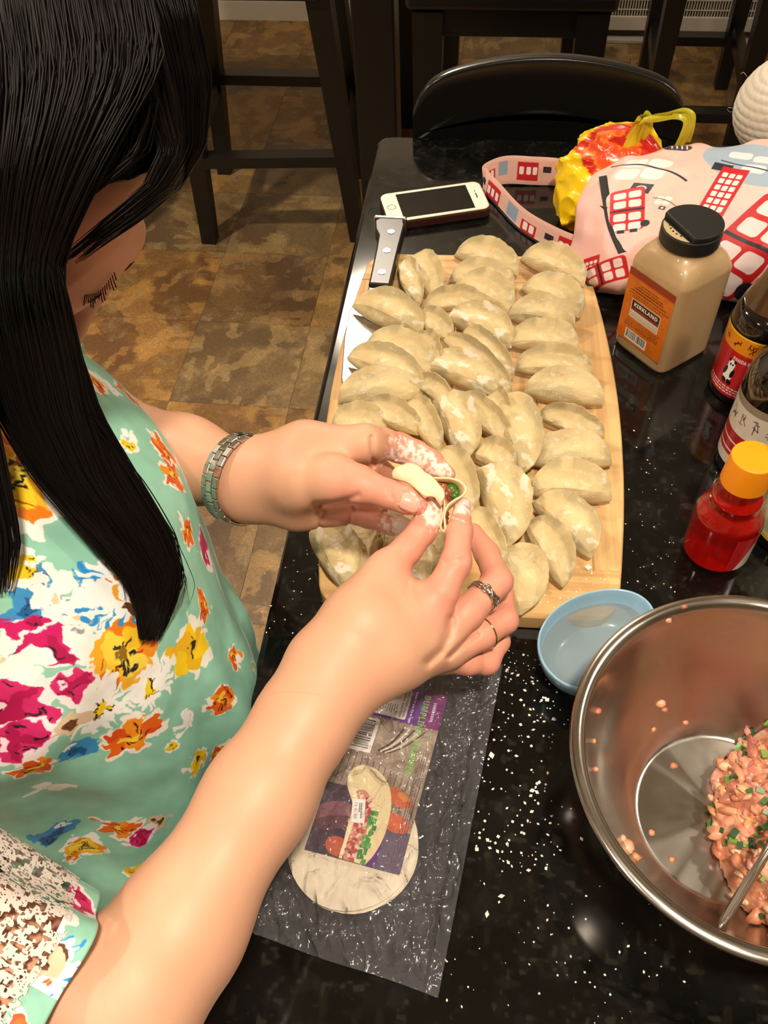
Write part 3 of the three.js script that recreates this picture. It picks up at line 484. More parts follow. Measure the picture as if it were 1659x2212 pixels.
// ------------------------------------------------------------------ bottles
const glassOf = (c, o = {}) => phys(c, { roughness: 0.05, transmission: 1, thickness: 0, ior: 1.5, ...o });
function band(r, y0, y1, a0, a1, off = 0.0004) { return sheet(32, 1, (u, v) => { const a = mix(a0, a1, u), p = V((r + off) * Math.sin(a), mix(y0, y1, v), (r + off) * Math.cos(a)); p.u = u; p.w = v; return p; }); }
const toEye = p => Math.atan2(-p.x, -p.z);
{ // soy sauce bottle with red label
  const p = Y(1603, 838, CT), r = 0.0325, f = toEye(p);
  const t = thing('sauce_bottle', 'tall brown sauce bottle with red panda label and red cap', 'bottle', V(p.x, CT, p.z));
  const prof = [[0, 0.001], [0.03, 0.001], [r, 0.004], [r, 0.082], [0.0315, 0.092], [0.027, 0.108], [0.02, 0.13], [0.0155, 0.15], [0.0145, 0.168], [0, 0.168]];
  mesh('glass', lathe(prof, 48), phys([74, 50, 24], { roughness: 0.12, clearcoat: 1, clearcoatRoughness: 0.03 }), t);
  mesh('sauce', lathe([[0, 0.003], [r + 0.0002, 0.004], [r + 0.0002, 0.084], [0.0318, 0.092], [0.0275, 0.1079], [0.0, 0.1079]], 48), phys([16, 9, 6], { roughness: 0.1, clearcoat: 1, clearcoatRoughness: 0.03 }), t);
  mesh('cap', lathe([[0, 0.194], [0.0165, 0.194], [0.0178, 0.192], [0.0178, 0.166], [0.0, 0.166]], 36), phys([205, 22, 20], { roughness: 0.3 }), t);
  mesh('glass_stopper', lathe([[0, 0.2155], [0.010, 0.214], [0.0135, 0.206], [0.0135, 0.1945], [0, 0.1945]], 28), phys([214, 150, 90], { roughness: 0.15, clearcoat: 1 }), t);
  const tex = canvasTex(900, 420, (g, W, H) => {
    g.fillStyle = '#b51a1e'; g.fillRect(0, 0, W, H); g.fillStyle = '#e08a12'; g.fillRect(0, 0, W, 120); g.fillStyle = '#f2d022'; g.fillRect(0, 0, W, 10); g.fillStyle = '#c22018'; g.fillRect(0, 112, W, 14);
    g.strokeStyle = '#5a2408'; g.lineWidth = 7; g.lineCap = 'round'; for (let k = 0; k < 7; k++) { let x = 40 + k * 125, y = 60; for (let s = 0; s < 6; s++) { g.beginPath(); g.moveTo(x + rnd() * 70, y - 34 + rnd() * 66); g.lineTo(x + rnd() * 70, y - 34 + rnd() * 66); g.stroke(); } }
    g.fillStyle = '#f0dcd4'; g.textAlign = 'center'; g.font = 'bold 34px sans-serif'; g.fillText('PANDA BRAND', 450, 168); 
    // emblem: seated black and white bear
    g.fillStyle = '#f3efe6'; g.beginPath(); g.ellipse(330, 270, 44, 62, 0, 0, 7); g.fill(); g.beginPath(); g.arc(338, 204, 32, 0, 7); g.fill();
    g.fillStyle = '#14100e'; for (const [x, y, a, b] of [[312, 180, 11, 11], [364, 180, 11, 11], [328, 204, 7, 9], [350, 204, 7, 9], [298, 258, 15, 34], [366, 262, 15, 32], [312, 324, 24, 16], [360, 324, 24, 16]]) { g.beginPath(); g.ellipse(x, y, a, b, 0.3, 0, 7); g.fill(); }
    g.fillStyle = '#f0c8c0'; for (let y = 356; y < 410; y += 18) for (let x = 120; x < 780;) { const k = 10 + rnd() * 34; g.fillRect(x, y, k, 10); x += k + 8; }
  });
  const lg = band(r, 0.012, 0.084, f - 1.75, f + 1.55, 0.0008); mesh('label', lg, phys(0xffffff, { map: tex, roughness: 0.35 }), t);
}
{ // dark bottle with white and red label
  const p = Y(1618, 1000, CT), r = 0.0315, f = toEye(p);
  const t = thing('sauce_bottle', 'dark soy sauce bottle with white and red label behind the orange cap', 'bottle', V(p.x, CT, p.z));
  mesh('glass', lathe([[0, 0.001], [0.029, 0.001], [r, 0.004], [r, 0.1], [0.0305, 0.112], [0.026, 0.126], [0.018, 0.138], [0.0135, 0.15], [0.013, 0.18], [0, 0.18]], 48), phys([16, 10, 8], { roughness: 0.07, clearcoat: 1, clearcoatRoughness: 0.02 }), t);
  mesh('cap', lathe([[0, 0.198], [0.0135, 0.198], [0.0148, 0.196], [0.0148, 0.176], [0, 0.176]], 32), std([30, 60, 40], { roughness: 0.4 }), t);
  const tex = canvasTex(800, 420, (g, W, H) => {
    g.fillStyle = '#cfc6b8'; g.fillRect(0, 0, W, H); g.fillStyle = '#8d7f6c'; g.fillRect(0, 0, W, 46); g.fillStyle = '#a81f22'; g.fillRect(0, 210, W, 150); g.fillStyle = '#e2d8c8'; g.fillRect(0, 268, W, 10); g.fillRect(0, 326, W, 10);
    g.strokeStyle = '#3a3430'; g.lineWidth = 5; for (let k = 0; k < 8; k++) { const x = 30 + k * 98; for (let s = 0; s < 7; s++) { g.beginPath(); g.moveTo(x + rnd() * 64, 70 + rnd() * 90); g.lineTo(x + rnd() * 64, 70 + rnd() * 90); g.stroke(); } for (let s = 0; s < 3; s++) g.fillRect(x, 176 + s * 12, 60, 5); }
  });
  mesh('label', band(r, 0.016, 0.092, f - 1.7, f + 1.7), phys(0xffffff, { map: tex, roughness: 0.35 }), t);
}
{ // red vinegar bottle with orange cap
  const p = Y(1541, 1188, CT), r = 0.0275, f = toEye(p);
  const t = thing('vinegar_bottle', 'small bottle of red vinegar with round glass neck and orange cap', 'bottle', V(p.x, CT, p.z));
  const glass = glassOf(0xffffff), outer = [[0, 0.0008], [0.024, 0.0008], [r, 0.004], [r, 0.052], [0.0262, 0.058], [0.0205, 0.0635], [0.0185, 0.066], [0.0205, 0.0725], [0.0212, 0.079], [0.0195, 0.086], [0.0155, 0.0915], [0.0145, 0.094]];
  mesh('glass', lathe(outer, 56), glass, t);
  mesh('vinegar', lathe([[0, 0.0025], [0.0235, 0.0025], [r - 0.0012, 0.0055], [r - 0.0012, 0.0515], [0.0252, 0.057], [0.0196, 0.0625], [0.0175, 0.066], [0.0194, 0.0725], [0.0196, 0.0745], [0, 0.0745]], 56), phys([232, 30, 18], { roughness: 0.05, transmission: 0.75, thickness: 0.05, ior: 1.34, attenuationColor: col(236, 40, 22), attenuationDistance: 0.05 }), t);
  mesh('cap', lathe([[0, 0.1215], [0.0158, 0.1215], [0.0172, 0.12], [0.0182, 0.093], [0.0175, 0.092], [0, 0.092]], 48), phys([250, 150, 14], { roughness: 0.38 }), t);
  const tex = canvasTex(512, 340, (g, W, H) => { g.fillStyle = '#b3171b'; g.fillRect(0, 0, W, H); g.fillStyle = '#cfc7be'; g.beginPath(); g.moveTo(170, 110); g.lineTo(W, 60); g.lineTo(W, H); g.lineTo(60, H); g.fill(); g.fillStyle = '#e2d2cc'; for (let x = 250; x < 420; x += 34) g.fillRect(x, 60, 22, 30); g.fillStyle = '#8c8480'; for (let y = 150; y < 320; y += 22) g.fillRect(190, y, 200 + rnd() * 90, 7); });
  mesh('label', band(r, 0.008, 0.05, f + 0.55, f + 2.6), phys(0xffffff, { map: tex, roughness: 0.35 }), t);
}
{ // bottle with yellow bordered label, cut by the frame
  const p = Y(1706, 1150, CT), r = 0.0335, f = toEye(p);
  const t = thing('sauce_bottle', 'dark bottle with cream label edged in yellow beside the steel bowl', 'bottle', V(p.x, CT, p.z));
  mesh('glass', lathe([[0, 0.001], [0.031, 0.001], [r, 0.004], [r, 0.088], [0.031, 0.104], [0.02, 0.122], [0.014, 0.135], [0.013, 0.16], [0, 0.16]], 48), phys([18, 13, 10], { roughness: 0.07, clearcoat: 1, clearcoatRoughness: 0.02 }), t);
  mesh('cap', lathe([[0, 0.178], [0.014, 0.178], [0.015, 0.176], [0.015, 0.157], [0, 0.157]], 32), std([176, 30, 24], { roughness: 0.4 }), t);
  const tex = canvasTex(700, 300, (g, W, H) => { g.fillStyle = '#d8c21c'; g.fillRect(0, 0, W, H); g.fillStyle = '#d9d2a8'; g.fillRect(0, 22, W, H - 44); g.fillStyle = '#9c9678'; for (let k = 0; k < 6; k++) for (let y = 48; y < 250; y += 16) g.fillRect(20 + k * 118, y, 60 + rnd() * 36, 6); });
  mesh('label', band(r, 0.014, 0.062, f - 1.9, f + 1.6), phys(0xffffff, { map: tex, roughness: 0.4 }), t);
}

// ------------------------------------------------------------------ blue dish of water
{
  const c = Y(1287, 1402, CT + 0.015), a = Y(1192, 1468, CT + 0.03), b = Y(1372, 1322, CT + 0.03), d = b.clone().sub(a); const yaw = Math.atan2(-d.z, d.x);
  const t = thing('small_dish', 'light blue oval ceramic dish of cloudy water against the steel bowl', 'dish', V(c.x, CT, c.z)); t.rotation.y = yaw;
  const A = 0.052, B = 0.0385, prof = [[0.0, 0.001], [0.55, 0.001], [0.62, 0.0025], [0.8, 0.008], [0.93, 0.018], [0.99, 0.03], [1.0, 0.0345], [0.985, 0.0362], [0.955, 0.0352], [0.935, 0.03], [0.87, 0.018], [0.75, 0.0085], [0.55, 0.0045], [0, 0.0042]];
  const egg = (k, u) => { const q = u * Math.PI * 2, x = Math.cos(q), z = Math.sin(q); return [k * A * x, k * B * z * (1 - 0.12 * x)]; };
  const g = sheet(72, prof.length - 1, (u, v) => { const [k, y] = prof[Math.round(v * (prof.length - 1))], [x, z] = egg(k, u); return V(x, y, z); }, 0, true); g.index.array.reverse(); g.computeVertexNormals();
  mesh('dish_body', g, phys([138, 176, 200], { roughness: 0.3, clearcoat: 0.8, clearcoatRoughness: 0.1 }), t);
  const w = sheet(72, 4, (u, v) => { const [x, z] = egg(0.9 * v, u); return V(x, 0.0215, z); }, 0, true);
  mesh('water', w, phys([196, 205, 205], { roughness: 0.04, transmission: 0.75, thickness: 0, ior: 1.33 }), t);
}

// ------------------------------------------------------------------ steel mixing bowl
const bowlC = V(0.1857, CT, -0.2335), bowlR = 0.1173, bowlH = 0.11;
const bowlProf = [[0, 0.006], [0.056, 0.006], [0.060, 0.007], [0.070, 0.0155], [0.083, 0.032], [0.094, 0.054], [0.101, 0.076], [0.1055, 0.096], [0.1068, 0.1045], [0.1085, 0.1085], [0.1125, 0.1098], [0.116, 0.1092], [0.1173, 0.107], [0.1165, 0.1052], [0.1095, 0.1068], [0.1065, 0.0965], [0.102, 0.076], [0.095, 0.054], [0.084, 0.0315], [0.071, 0.0142], [0.061, 0.004], [0.057, 0.0008], [0, 0.0008]];
{
  const t = thing('mixing_bowl', 'large stainless steel mixing bowl with rolled rim on the counter', 'bowl', bowlC);
  const rough = dataTex(512, 256, (u, v) => { const s = fbm2(u * 14, v * 10 + fbm2(u * 6, v * 6) * 2, 4, 14, 3), k = 150 + 60 * step(0.45, 0.65, s) + 30 * noise2(u * 40, v * 150, 40, 8); return [k, k, k]; }, false);
  mesh('bowl_shell', lathe(bowlProf, 128), std([186, 181, 174], { metalness: 1, roughness: 0.3, roughnessMap: rough }), t);
}
const innerY = r => { for (let i = 0; i < 10; i++) { const [a, b] = bowlProf[i], [c, d] = bowlProf[i + 1]; if (r >= a && r <= c) return mix(b, d, (r - a) / (c - a || 1)); } return 0.1; };
function lump(r, k, sx = 1, sy = 1, sz = 1) { const g = new THREE.IcosahedronGeometry(1, r > 0.004 ? 2 : 1), p = g.attributes.position; for (let i = 0; i < p.count; i++) { const x = p.getX(i), y = p.getY(i), z = p.getZ(i), n = 0.5 + 0.75 * noise3(x * 1.3 + k * 7.3, y * 1.3 + k, z * 1.3) + 0.45 * (noise3(x * 3.1 + k, y * 3.1, z * 3.1) - 0.4); p.setXYZ(i, x * n * sx * r, y * n * sy * r, z * n * sz * r); } g.deleteAttribute('uv'); return g; }
{
  const list = [], greens = [], mc = V(0.05, 0, 0.012);            // heap sits on the far right of the bowl floor
  const tones = [[206, 132, 98], [212, 148, 116], [184, 112, 80], [196, 136, 90], [218, 166, 136], [168, 98, 74], [210, 140, 124], [224, 180, 140]];
  const hgt = (x, z) => { const dx = (x - mc.x) / 0.058, dz = (z - mc.z) / 0.078, d = dx * dx + dz * dz; return d < 1 ? 0.04 * Math.pow(1 - d, 0.55) * (0.75 + 0.5 * noise2(x * 60, z * 60)) + Math.min(1, (1 - d) * 5) * (0.006 * (noise2(x * 190 + 7, z * 150) - 0.5) + 0.0045 * (1 - Math.abs(2 * noise2(x * 300, z * 260 + 3) - 1)) - 0.002) : 0; };
  for (let i = 0; i < 520; i++) {
    const a = rr(0, 6.283), q = Math.sqrt(rnd()), x = mc.x + 0.058 * q * Math.cos(a), z = mc.z + 0.078 * q * Math.sin(a), R = Math.hypot(x, z); if (R > 0.101) continue;
    const base = Math.max(innerY(Math.min(R, 0.1)), 0.006), y = base + Math.max(0.0015, hgt(x, z) - 0.001), s = rr(0.0016, 0.0052), g = lump(s, i, rr(0.9, 2.4), rr(0.4, 0.8), rr(0.6, 1.1));
    g.rotateY(rr(0, 6.3)); g.rotateX(rr(-0.6, 0.6)); g.translate(x, y - s * 0.2, z); const c = tones[Math.floor(rnd() * tones.length)], l = lin(...c); colour(g, (x, y, z) => { const n = 0.7 + 0.55 * noise3(x * 420, y * 420, z * 420); return [l[0] * n, l[1] * n, l[2] * n]; }); list.push(g);
  }
  // solid core under the crumbs
  const core = netSurface((x, y, z) => { const h = Math.max(innerY(Math.min(Math.hypot(x, z), 0.1)), 0.006) + hgt(x, z); return Math.max(y - h, innerY(Math.min(Math.hypot(x, z), 0.1)) + 0.0006 - y, hgt(x, z) <= 0.003 ? 0.004 : -1) * 0.7; }, V(-0.02, 0, -0.08), V(0.115, 0.09, 0.105), 0.0019);
  colour(core, (x, y, z) => { const a = fbm3(x * 210, y * 210, z * 210, 3), b = noise3(x * 120 + 9, y * 120, z * 120), k = 0.8 + 0.5 * (noise3(x * 600, y * 600, z * 600) - 0.4); let q = lerp3(lin(196, 122, 88), lin(214, 150, 118), step(0.4, 0.6, a)); q = lerp3(q, lin(226, 184, 148), step(0.62, 0.72, a) * 0.8); q = lerp3(q, lin(158, 92, 64), step(0.6, 0.75, b) * 0.8); q = lerp3(q, lin(208, 128, 116), step(0.35, 0.2, b) * 0.7); return q.map(v => v * k); });
  const bits = [];
  for (const [px, py, r] of [[1428, 1518, 0.005], [1434, 1532, 0.004], [1412, 1575, 0.003], [1290, 1535, 0.0035], [1455, 1654, 0.0035], [1408, 1798, 0.003], [1452, 1856, 0.003], [1355, 1830, 0.006], [1372, 1850, 0.005], [1345, 1812, 0.004], [1283, 1600, 0.003], [1440, 1345, 0.004], [1478, 1310, 0.003], [1287, 1660, 0.003], [1480, 1560, 0.003]]) {
    let y = CT + 0.01, q; for (let i = 0; i < 30; i++) { q = Y(px, py, y); const R = Math.hypot(q.x - bowlC.x, q.z - bowlC.z); y = mix(y, CT + Math.min(R < 0.1065 ? innerY(Math.min(R, 0.1065)) : 0.109, 0.109), 0.5); }
    const g = lump(r * 0.8, px, 1, 0.45, 1); g.translate(q.x - bowlC.x, y - CT, q.z - bowlC.z); const l = lin(...tones[Math.floor(rnd() * 6)]); colour(g, () => l); bits.push(g);
  }
  const t = mesh('minced_filling', merge(list.concat([core], bits)), phys(0xffffff, { vertexColors: true, roughness: 0.42, clearcoat: 0.2, clearcoatRoughness: 0.35 })); t.position.copy(bowlC); tag(t, 'raw minced pork filling heaped in the steel bowl', 'filling', null, 'stuff');
  for (let i = 0; i < 190; i++) {
    const a = rr(0, 6.283), q = Math.sqrt(rnd()), x = mc.x + 0.06 * q * Math.cos(a), z = mc.z + 0.08 * q * Math.sin(a), R = Math.hypot(x, z); if (R > 0.1) continue;
    const y = Math.max(innerY(Math.min(R, 0.1)), 0.006) + hgt(x, z) + 0.0035, s = rr(0.0022, 0.0042), g = new THREE.BoxGeometry(s * 1.6, s * 0.5, s, 1, 1, 1); g.rotateX(rr(-0.8, 0.8)); g.rotateY(rr(0, 6.3)); g.translate(x, y, z); g.deleteAttribute('uv'); const l = lin(...[[58, 98, 40], [40, 80, 34], [98, 132, 54], [30, 66, 36]][i % 4]); colour(g, () => l); greens.push(g);
  }
  const gr = mesh('chopped_scallion', merge(greens), phys(0xffffff, { vertexColors: true, roughness: 0.4 })); gr.position.copy(bowlC); tag(gr, 'chopped green scallion scattered through the minced filling', 'scallion', null, 'stuff');
}
{ // fork handle leaning into the filling
  const a = P(1556, 2006, 0.512), b = P(1640, 1868, 0.53), c = P(1745, 1700, 0.545), d = P(1800, 1640, 0.555);
  const t = thing('fork', 'metal fork with patterned handle resting in the minced filling', 'fork');
  const cv = curve([a, b, c, d]), side = RGT.clone().addScaledVector(UPV, 0.55).normalize();
  const steel = std([215, 212, 206], { metalness: 1, roughness: 0.18 });
  mesh('handle', sheet(40, 8, (u, v) => { const p = cv.getPoint(u), w = 0.0042 * (0.75 + 0.35 * Math.abs(Math.sin(u * 9))) * Math.min(1, u * 14 + 0.2); const k = v * 2 - 1; p.addScaledVector(side, w * k); p.addScaledVector(FWD, 0.0012 * (k * k) - 0.0006 * (Math.abs(k) > 0.55 ? 1.2 : 0)); return p; }, 0.0016), steel, t);
  mesh('neck', tube([d, P(1835, 1600, 0.57), P(1850, 1590, 0.585)], 0.0022, 12, 8), steel, t);
  mesh('fork_head', sheet(6, 6, (u, v) => { const p = P(1850, 1590, 0.585).lerp(P(1858, 1640, 0.6), v); p.addScaledVector(side, (u - 0.5) * 0.02 * Math.min(1, v * 3 + 0.2)); return p; }, 0.0014), steel, t);
}

// ------------------------------------------------------------------ pack of dumpling wrappers in its clear bag
const Q = (px, py, y = 0) => Y(px, py, CT + y);
{
  const t = thing('wrapper_pack', 'opened clear plastic pack of round dumpling wrappers with purple printed label', 'food pack');
  // stack of wrappers
  const c = Q(762, 1822, 0.006), st = 0.0445;
  for (let i = 0; i < 9; i++) {
    const o = V(rr(-1, 1) * 0.0012, 0, rr(-1, 1) * 0.0012), y0 = CT + 0.0014 + i * 0.00135;
    const g = sheet(40, 5, (u, v) => { const a = u * Math.PI * 2, r = st * v * (1 + 0.012 * Math.sin(a * 3 + i)), drop = Math.max(0, v - 0.55) ** 2 * 0.006 * (i / 9); return V(c.x + o.x + r * Math.cos(a), y0 - drop + 0.0003 * Math.sin(a * 5 + i), c.z + o.z + r * Math.sin(a)); }, 0.0011, true); 
    mesh('wrapper', g, phys([226, 212, 182], { roughness: 0.6 }), t);
  }
  // printed label card
  const TR = Q(967, 1502, 0.008), BR = Q(864, 1890, 0.0165), BL = Q(658, 1835, 0.0165), TL = TR.clone().sub(BR).add(BL);
  const tex = canvasTex(1024, 1950, (g, W, H) => {
    g.fillStyle = '#8a7a68'; g.fillRect(0, 0, W, H);
    for (let i = 0; i < 900; i++) { g.fillStyle = ['rgba(176,160,140,0.25)', 'rgba(96,74,58,0.2)', 'rgba(200,186,166,0.2)'][i % 3]; g.beginPath(); g.ellipse(rnd() * W, 420 + rnd() * (H - 420), 20 + rnd() * 70, 8 + rnd() * 30, rnd() * 3, 0, 7); g.fill(); }
    g.strokeStyle = '#4a3426'; g.lineWidth = 8; for (let k = 0; k < 16; k++) { g.beginPath(); const x = k * 70; g.moveTo(x, 800 + k * 20); g.bezierCurveTo(x + 30, 1000, x - 40, 1300, x + 20, 1900); g.stroke(); }
    for (let k = 0; k < 5; k++) { g.strokeStyle = k % 2 ? '#c9bda8' : '#3e2c20'; g.lineWidth = 26 - k * 3; g.beginPath(); g.moveTo(430 + k * 26, 800); g.bezierCurveTo(520 + k * 40, 720, 590 + k * 40, 640, 640 + k * 60, 470); g.stroke(); }
    g.fillStyle = '#5b1f78'; g.fillRect(0, 0, W, 420); g.fillStyle = '#6b1260'; g.fillRect(820, 0, 204, 420); g.fillStyle = '#571d74'; g.fillRect(0, 1560, W, 400); 
    g.fillStyle = '#3a2438'; g.fillRect(0, 1250, 380, 700); g.fillStyle = '#5d5066'; g.fillRect(760, 1560, 264, 400);
    // nutrition panel
    g.fillStyle = '#e6e0d6'; g.beginPath(); g.roundRect(60, 36, 560, 350, 26); g.fill();
    g.fillStyle = '#7e7870'; for (let k = 0; k < 16; k++) for (let j = 0; j < 2; j++) g.fillRect(96 + k * 26, 60 + j * 160 + rnd() * 20, 9, 90 + rnd() * 40);
    const vert = (s, x, y, font, c, max) => { g.save(); g.translate(x, y); g.rotate(Math.PI / 2); g.font = font; g.fillStyle = c; g.fillText(s, 0, 0, max); g.restore(); };
    vert('Nutrition Facts', 574, 50, 'bold 42px sans-serif', '#221c1c', 320); vert('Valeur nutritive', 534, 50, 'bold 42px sans-serif', '#221c1c', 320);
    vert('Great for pan fry or soup', 660, 30, 'bold 34px sans-serif', '#e9dff0', 380);
    vert('DUMPLING', 768, 40, 'bold 104px sans-serif', '#6fae4a', 470); vert('WRAPPER', 780, 560, 'bold 104px sans-serif', '#6fae4a', 420);
    g.fillStyle = '#b9a8c4'; for (let y = 110; y < 330; y += 26) g.fillRect(894, y, 34, 18);
    // barcode
    g.fillStyle = '#ece7dd'; g.beginPath(); g.roundRect(20, 450, 330, 400, 20); g.fill(); g.fillStyle = '#1c1818'; for (let y = 478; y < 800;) { const k = 3 + Math.floor(rnd() * 4) * 3; g.fillRect(90, y, 220, k); y += k + 4 + Math.floor(rnd() * 3) * 3; }
    vert('7 76694 00021 2', 44, 500, '34px monospace', '#1c1818', 300);
    g.fillStyle = '#c22020'; g.beginPath(); g.arc(40, 905, 16, 0, 7); g.fill();
    // picture: a wrapper folded round its filling, vegetables behind
    g.fillStyle = '#c9603a'; g.beginPath(); g.ellipse(800, 1230, 170, 84, 0.35, 0, 7); g.fill(); g.beginPath(); g.ellipse(830, 1490, 170, 90, 0.2, 0, 7); g.fill(); g.fillStyle = '#e08a4e'; g.beginPath(); g.ellipse(850, 1210, 80, 34, 0.35, 0, 7); g.fill();
    g.fillStyle = '#7c4a58'; g.beginPath(); g.ellipse(170, 1560, 250, 130, -0.3, 0, 7); g.fill(); g.fillStyle = '#5a2f3c'; g.beginPath(); g.ellipse(200, 1640, 220, 70, -0.3, 0, 7); g.fill(); g.fillStyle = '#b5502e'; g.beginPath(); g.ellipse(320, 1850, 130, 90, 0.2, 0, 7); g.fill();
    g.fillStyle = '#e6d3a0'; g.beginPath(); g.moveTo(200, 1120); g.bezierCurveTo(240, 900, 620, 960, 720, 1250); g.bezierCurveTo(800, 1500, 780, 1780, 640, 1960); g.lineTo(430, 1960); g.bezierCurveTo(300, 1700, 420, 1500, 300, 1350); g.bezierCurveTo(240, 1280, 200, 1220, 200, 1120); g.fill();
    g.fillStyle = '#c88f74'; g.beginPath(); g.moveTo(330, 1290); g.bezierCurveTo(420, 1180, 560, 1300, 560, 1500); g.bezierCurveTo(590, 1700, 560, 1850, 520, 1960); g.lineTo(420, 1960); g.bezierCurveTo(400, 1700, 430, 1500, 330, 1290); g.fill();
    for (let i = 0; i < 160; i++) { const y = 1300 + rnd() * 640, x = 400 + rnd() * 150; g.fillStyle = ['#b5483a', '#d98a76', '#e9c4b0', '#a83c34'][i % 4]; g.beginPath(); g.arc(x, y, 8 + rnd() * 18, 0, 7); g.fill(); }
    for (let i = 0; i < 46; i++) { g.fillStyle = ['#3f8f3a', '#56a648', '#2f7a3a'][i % 3]; const y = 1420 + rnd() * 520; g.fillRect(540 + rnd() * 70, y, 26 + rnd() * 30, 26 + rnd() * 30); }
    g.strokeStyle = '#f0e2b8'; g.lineWidth = 34; g.beginPath(); g.moveTo(212, 1130); g.bezierCurveTo(300, 1300, 420, 1350, 400, 1560); g.bezierCurveTo(400, 1700, 380, 1850, 390, 1960); g.stroke();
    vert('饺 皮', 770, 930, 'bold 54px sans-serif', '#2c2420', 240);
    for (let k = 0; k < 4; k++) { g.fillStyle = '#4a3c40'; for (let y = 700; y < 1900;) { const l = 20 + rnd() * 60; g.fillRect(900 + k * 26, y, 7, l); y += l + 10; } }
  });
  const lab = sheet(10, 16, (u, v) => { const p = BL.clone().lerp(BR, u).lerp(TL.clone().lerp(TR, u), v); p.y += 0.0016 * Math.sin(v * 5 + 0.7) + 0.0008 * Math.sin(u * 6); p.u = u; p.w = v; return p; });
  const lm = mesh('label_card', lab, phys(0xffffff, { map: tex, roughness: 0.3, clearcoat: 0.6, clearcoatRoughness: 0.15 }), t);
  const sticker = canvasTex(200, 340, (g, W, H) => { g.fillStyle = '#efeae2'; g.fillRect(0, 0, W, H); g.save(); g.translate(40, 40); g.rotate(Math.PI / 2); g.font = '64px sans-serif'; g.fillStyle = '#6a6468'; g.fillText('19 AL 08', 0, 6, 250); g.font = 'bold 30px sans-serif'; g.fillStyle = '#2a2626'; for (let x = 20; x < 230; x += 22) { g.fillRect(x, -112, 15, 20); if (x < 150) g.fillRect(x, -84, 15, 20); } g.restore(); });
  const S = [Q(758, 1776, 0.0185), Q(787, 1779, 0.0185), Q(790, 1726, 0.0185), Q(762, 1726, 0.0185)];
  mesh('date_sticker', sheet(2, 2, (u, v) => { const p = S[0].clone().lerp(S[1], u).lerp(S[3].clone().lerp(S[2], u), v); p.u = u; p.w = v; return p; }), phys(0xffffff, { map: sticker, roughness: 0.5 }), lm);
  // clear film, two wrinkled layers
  const c00 = Q(520, 2012), c10 = Q(946, 2158), c11 = Q(1086, 1438), c01 = Q(668, 1345);
  const crinkle = dataTex(512, 768, (u, v) => { const w = fbm2(u * 5, v * 7, 3, 0, 4) * 0.4, a = 1 - Math.abs(2 * fbm2((u + w) * 7, (v - w) * 9, 2, 0, 8) - 1), b = 1 - Math.abs(2 * fbm2(u * 16 + v * 9, v * 20 - u * 7, 2, 0, 12) - 1), k = 255 * (0.55 * Math.pow(a, 4) + 0.25 * Math.pow(b, 3) + 0.2 * fbm2(u * 9, v * 13, 2, 0, 15)); return [k, k, k]; }, false);
  const film = phys([240, 240, 244], { roughness: 0.12, bumpMap: crinkle, bumpScale: 0.004, transmission: 0.965, thickness: 0, ior: 1.45, specularIntensity: 1 });
  const layer = (lift, s) => sheet(110, 170, (u, v) => {
    const p = c00.clone().lerp(c10, u).lerp(c01.clone().lerp(c11, u), v); const dx = p.x - c.x, dz = p.z - c.z, r = Math.hypot(dx, dz);
    const edge = Math.min(1, Math.min(u, 1 - u) * 14, Math.min(v, 1 - v) * 20), seal = u > 0.93 ? 0.25 : 1;
    const n = Math.abs(fbm2(u * 7 + s, v * 11 + fbm2(u * 5, v * 7, 2, 0, s) * 2.4, 4, 0, s) - 0.5) * 2, m = fbm2(u * 20 + s, v * 9, 3, 0, s + 5), wv = fbm2(u * 44, v * 60 + s, 2, 0, s + 9), cr = 1 - Math.abs(2 * fbm2(u * 9 + v * 5 + s, v * 16 - u * 6, 2, 0, s + 13) - 1), cr2 = 1 - Math.abs(2 * fbm2(u * 4 - v * 9 + s, v * 8 + u * 9, 3, 0, s + 17) - 1);
    p.y = CT + 0.0012 + lift * (0.001 + (0.009 * (0.7 - n) + 0.004 * m + 0.002 * wv + 0.006 * Math.pow(cr, 5) + 0.008 * Math.pow(cr2, 6)) * edge * seal) + (lift ? Math.max(0, 0.0185 * (1 - step(st * 0.86, st * 1.25, r))) : 0) + (v < 0.06 ? (0.06 - v) * 0.11 * (0.5 + 0.5 * Math.sin(u * 9 + 1)) : 0);
    if (lift) { const a = p.clone().sub(BL), e1 = BR.clone().sub(BL), e2 = TL.clone().sub(BL), s1 = a.dot(e1) / e1.lengthSq(), s2 = a.dot(e2) / e2.lengthSq(), inn = step(-0.12, 0.02, s1) * step(1.12, 0.98, s1) * step(-0.08, 0.02, s2) * step(1.08, 0.98, s2); p.y = Math.max(p.y, mix(CT, mix(CT + 0.0205, CT + 0.013, clamp(s2)), inn)); }
    return p;
  });
  mesh('film', layer(1, 3), film, t); mesh('film', layer(0, 8), film, t);
}

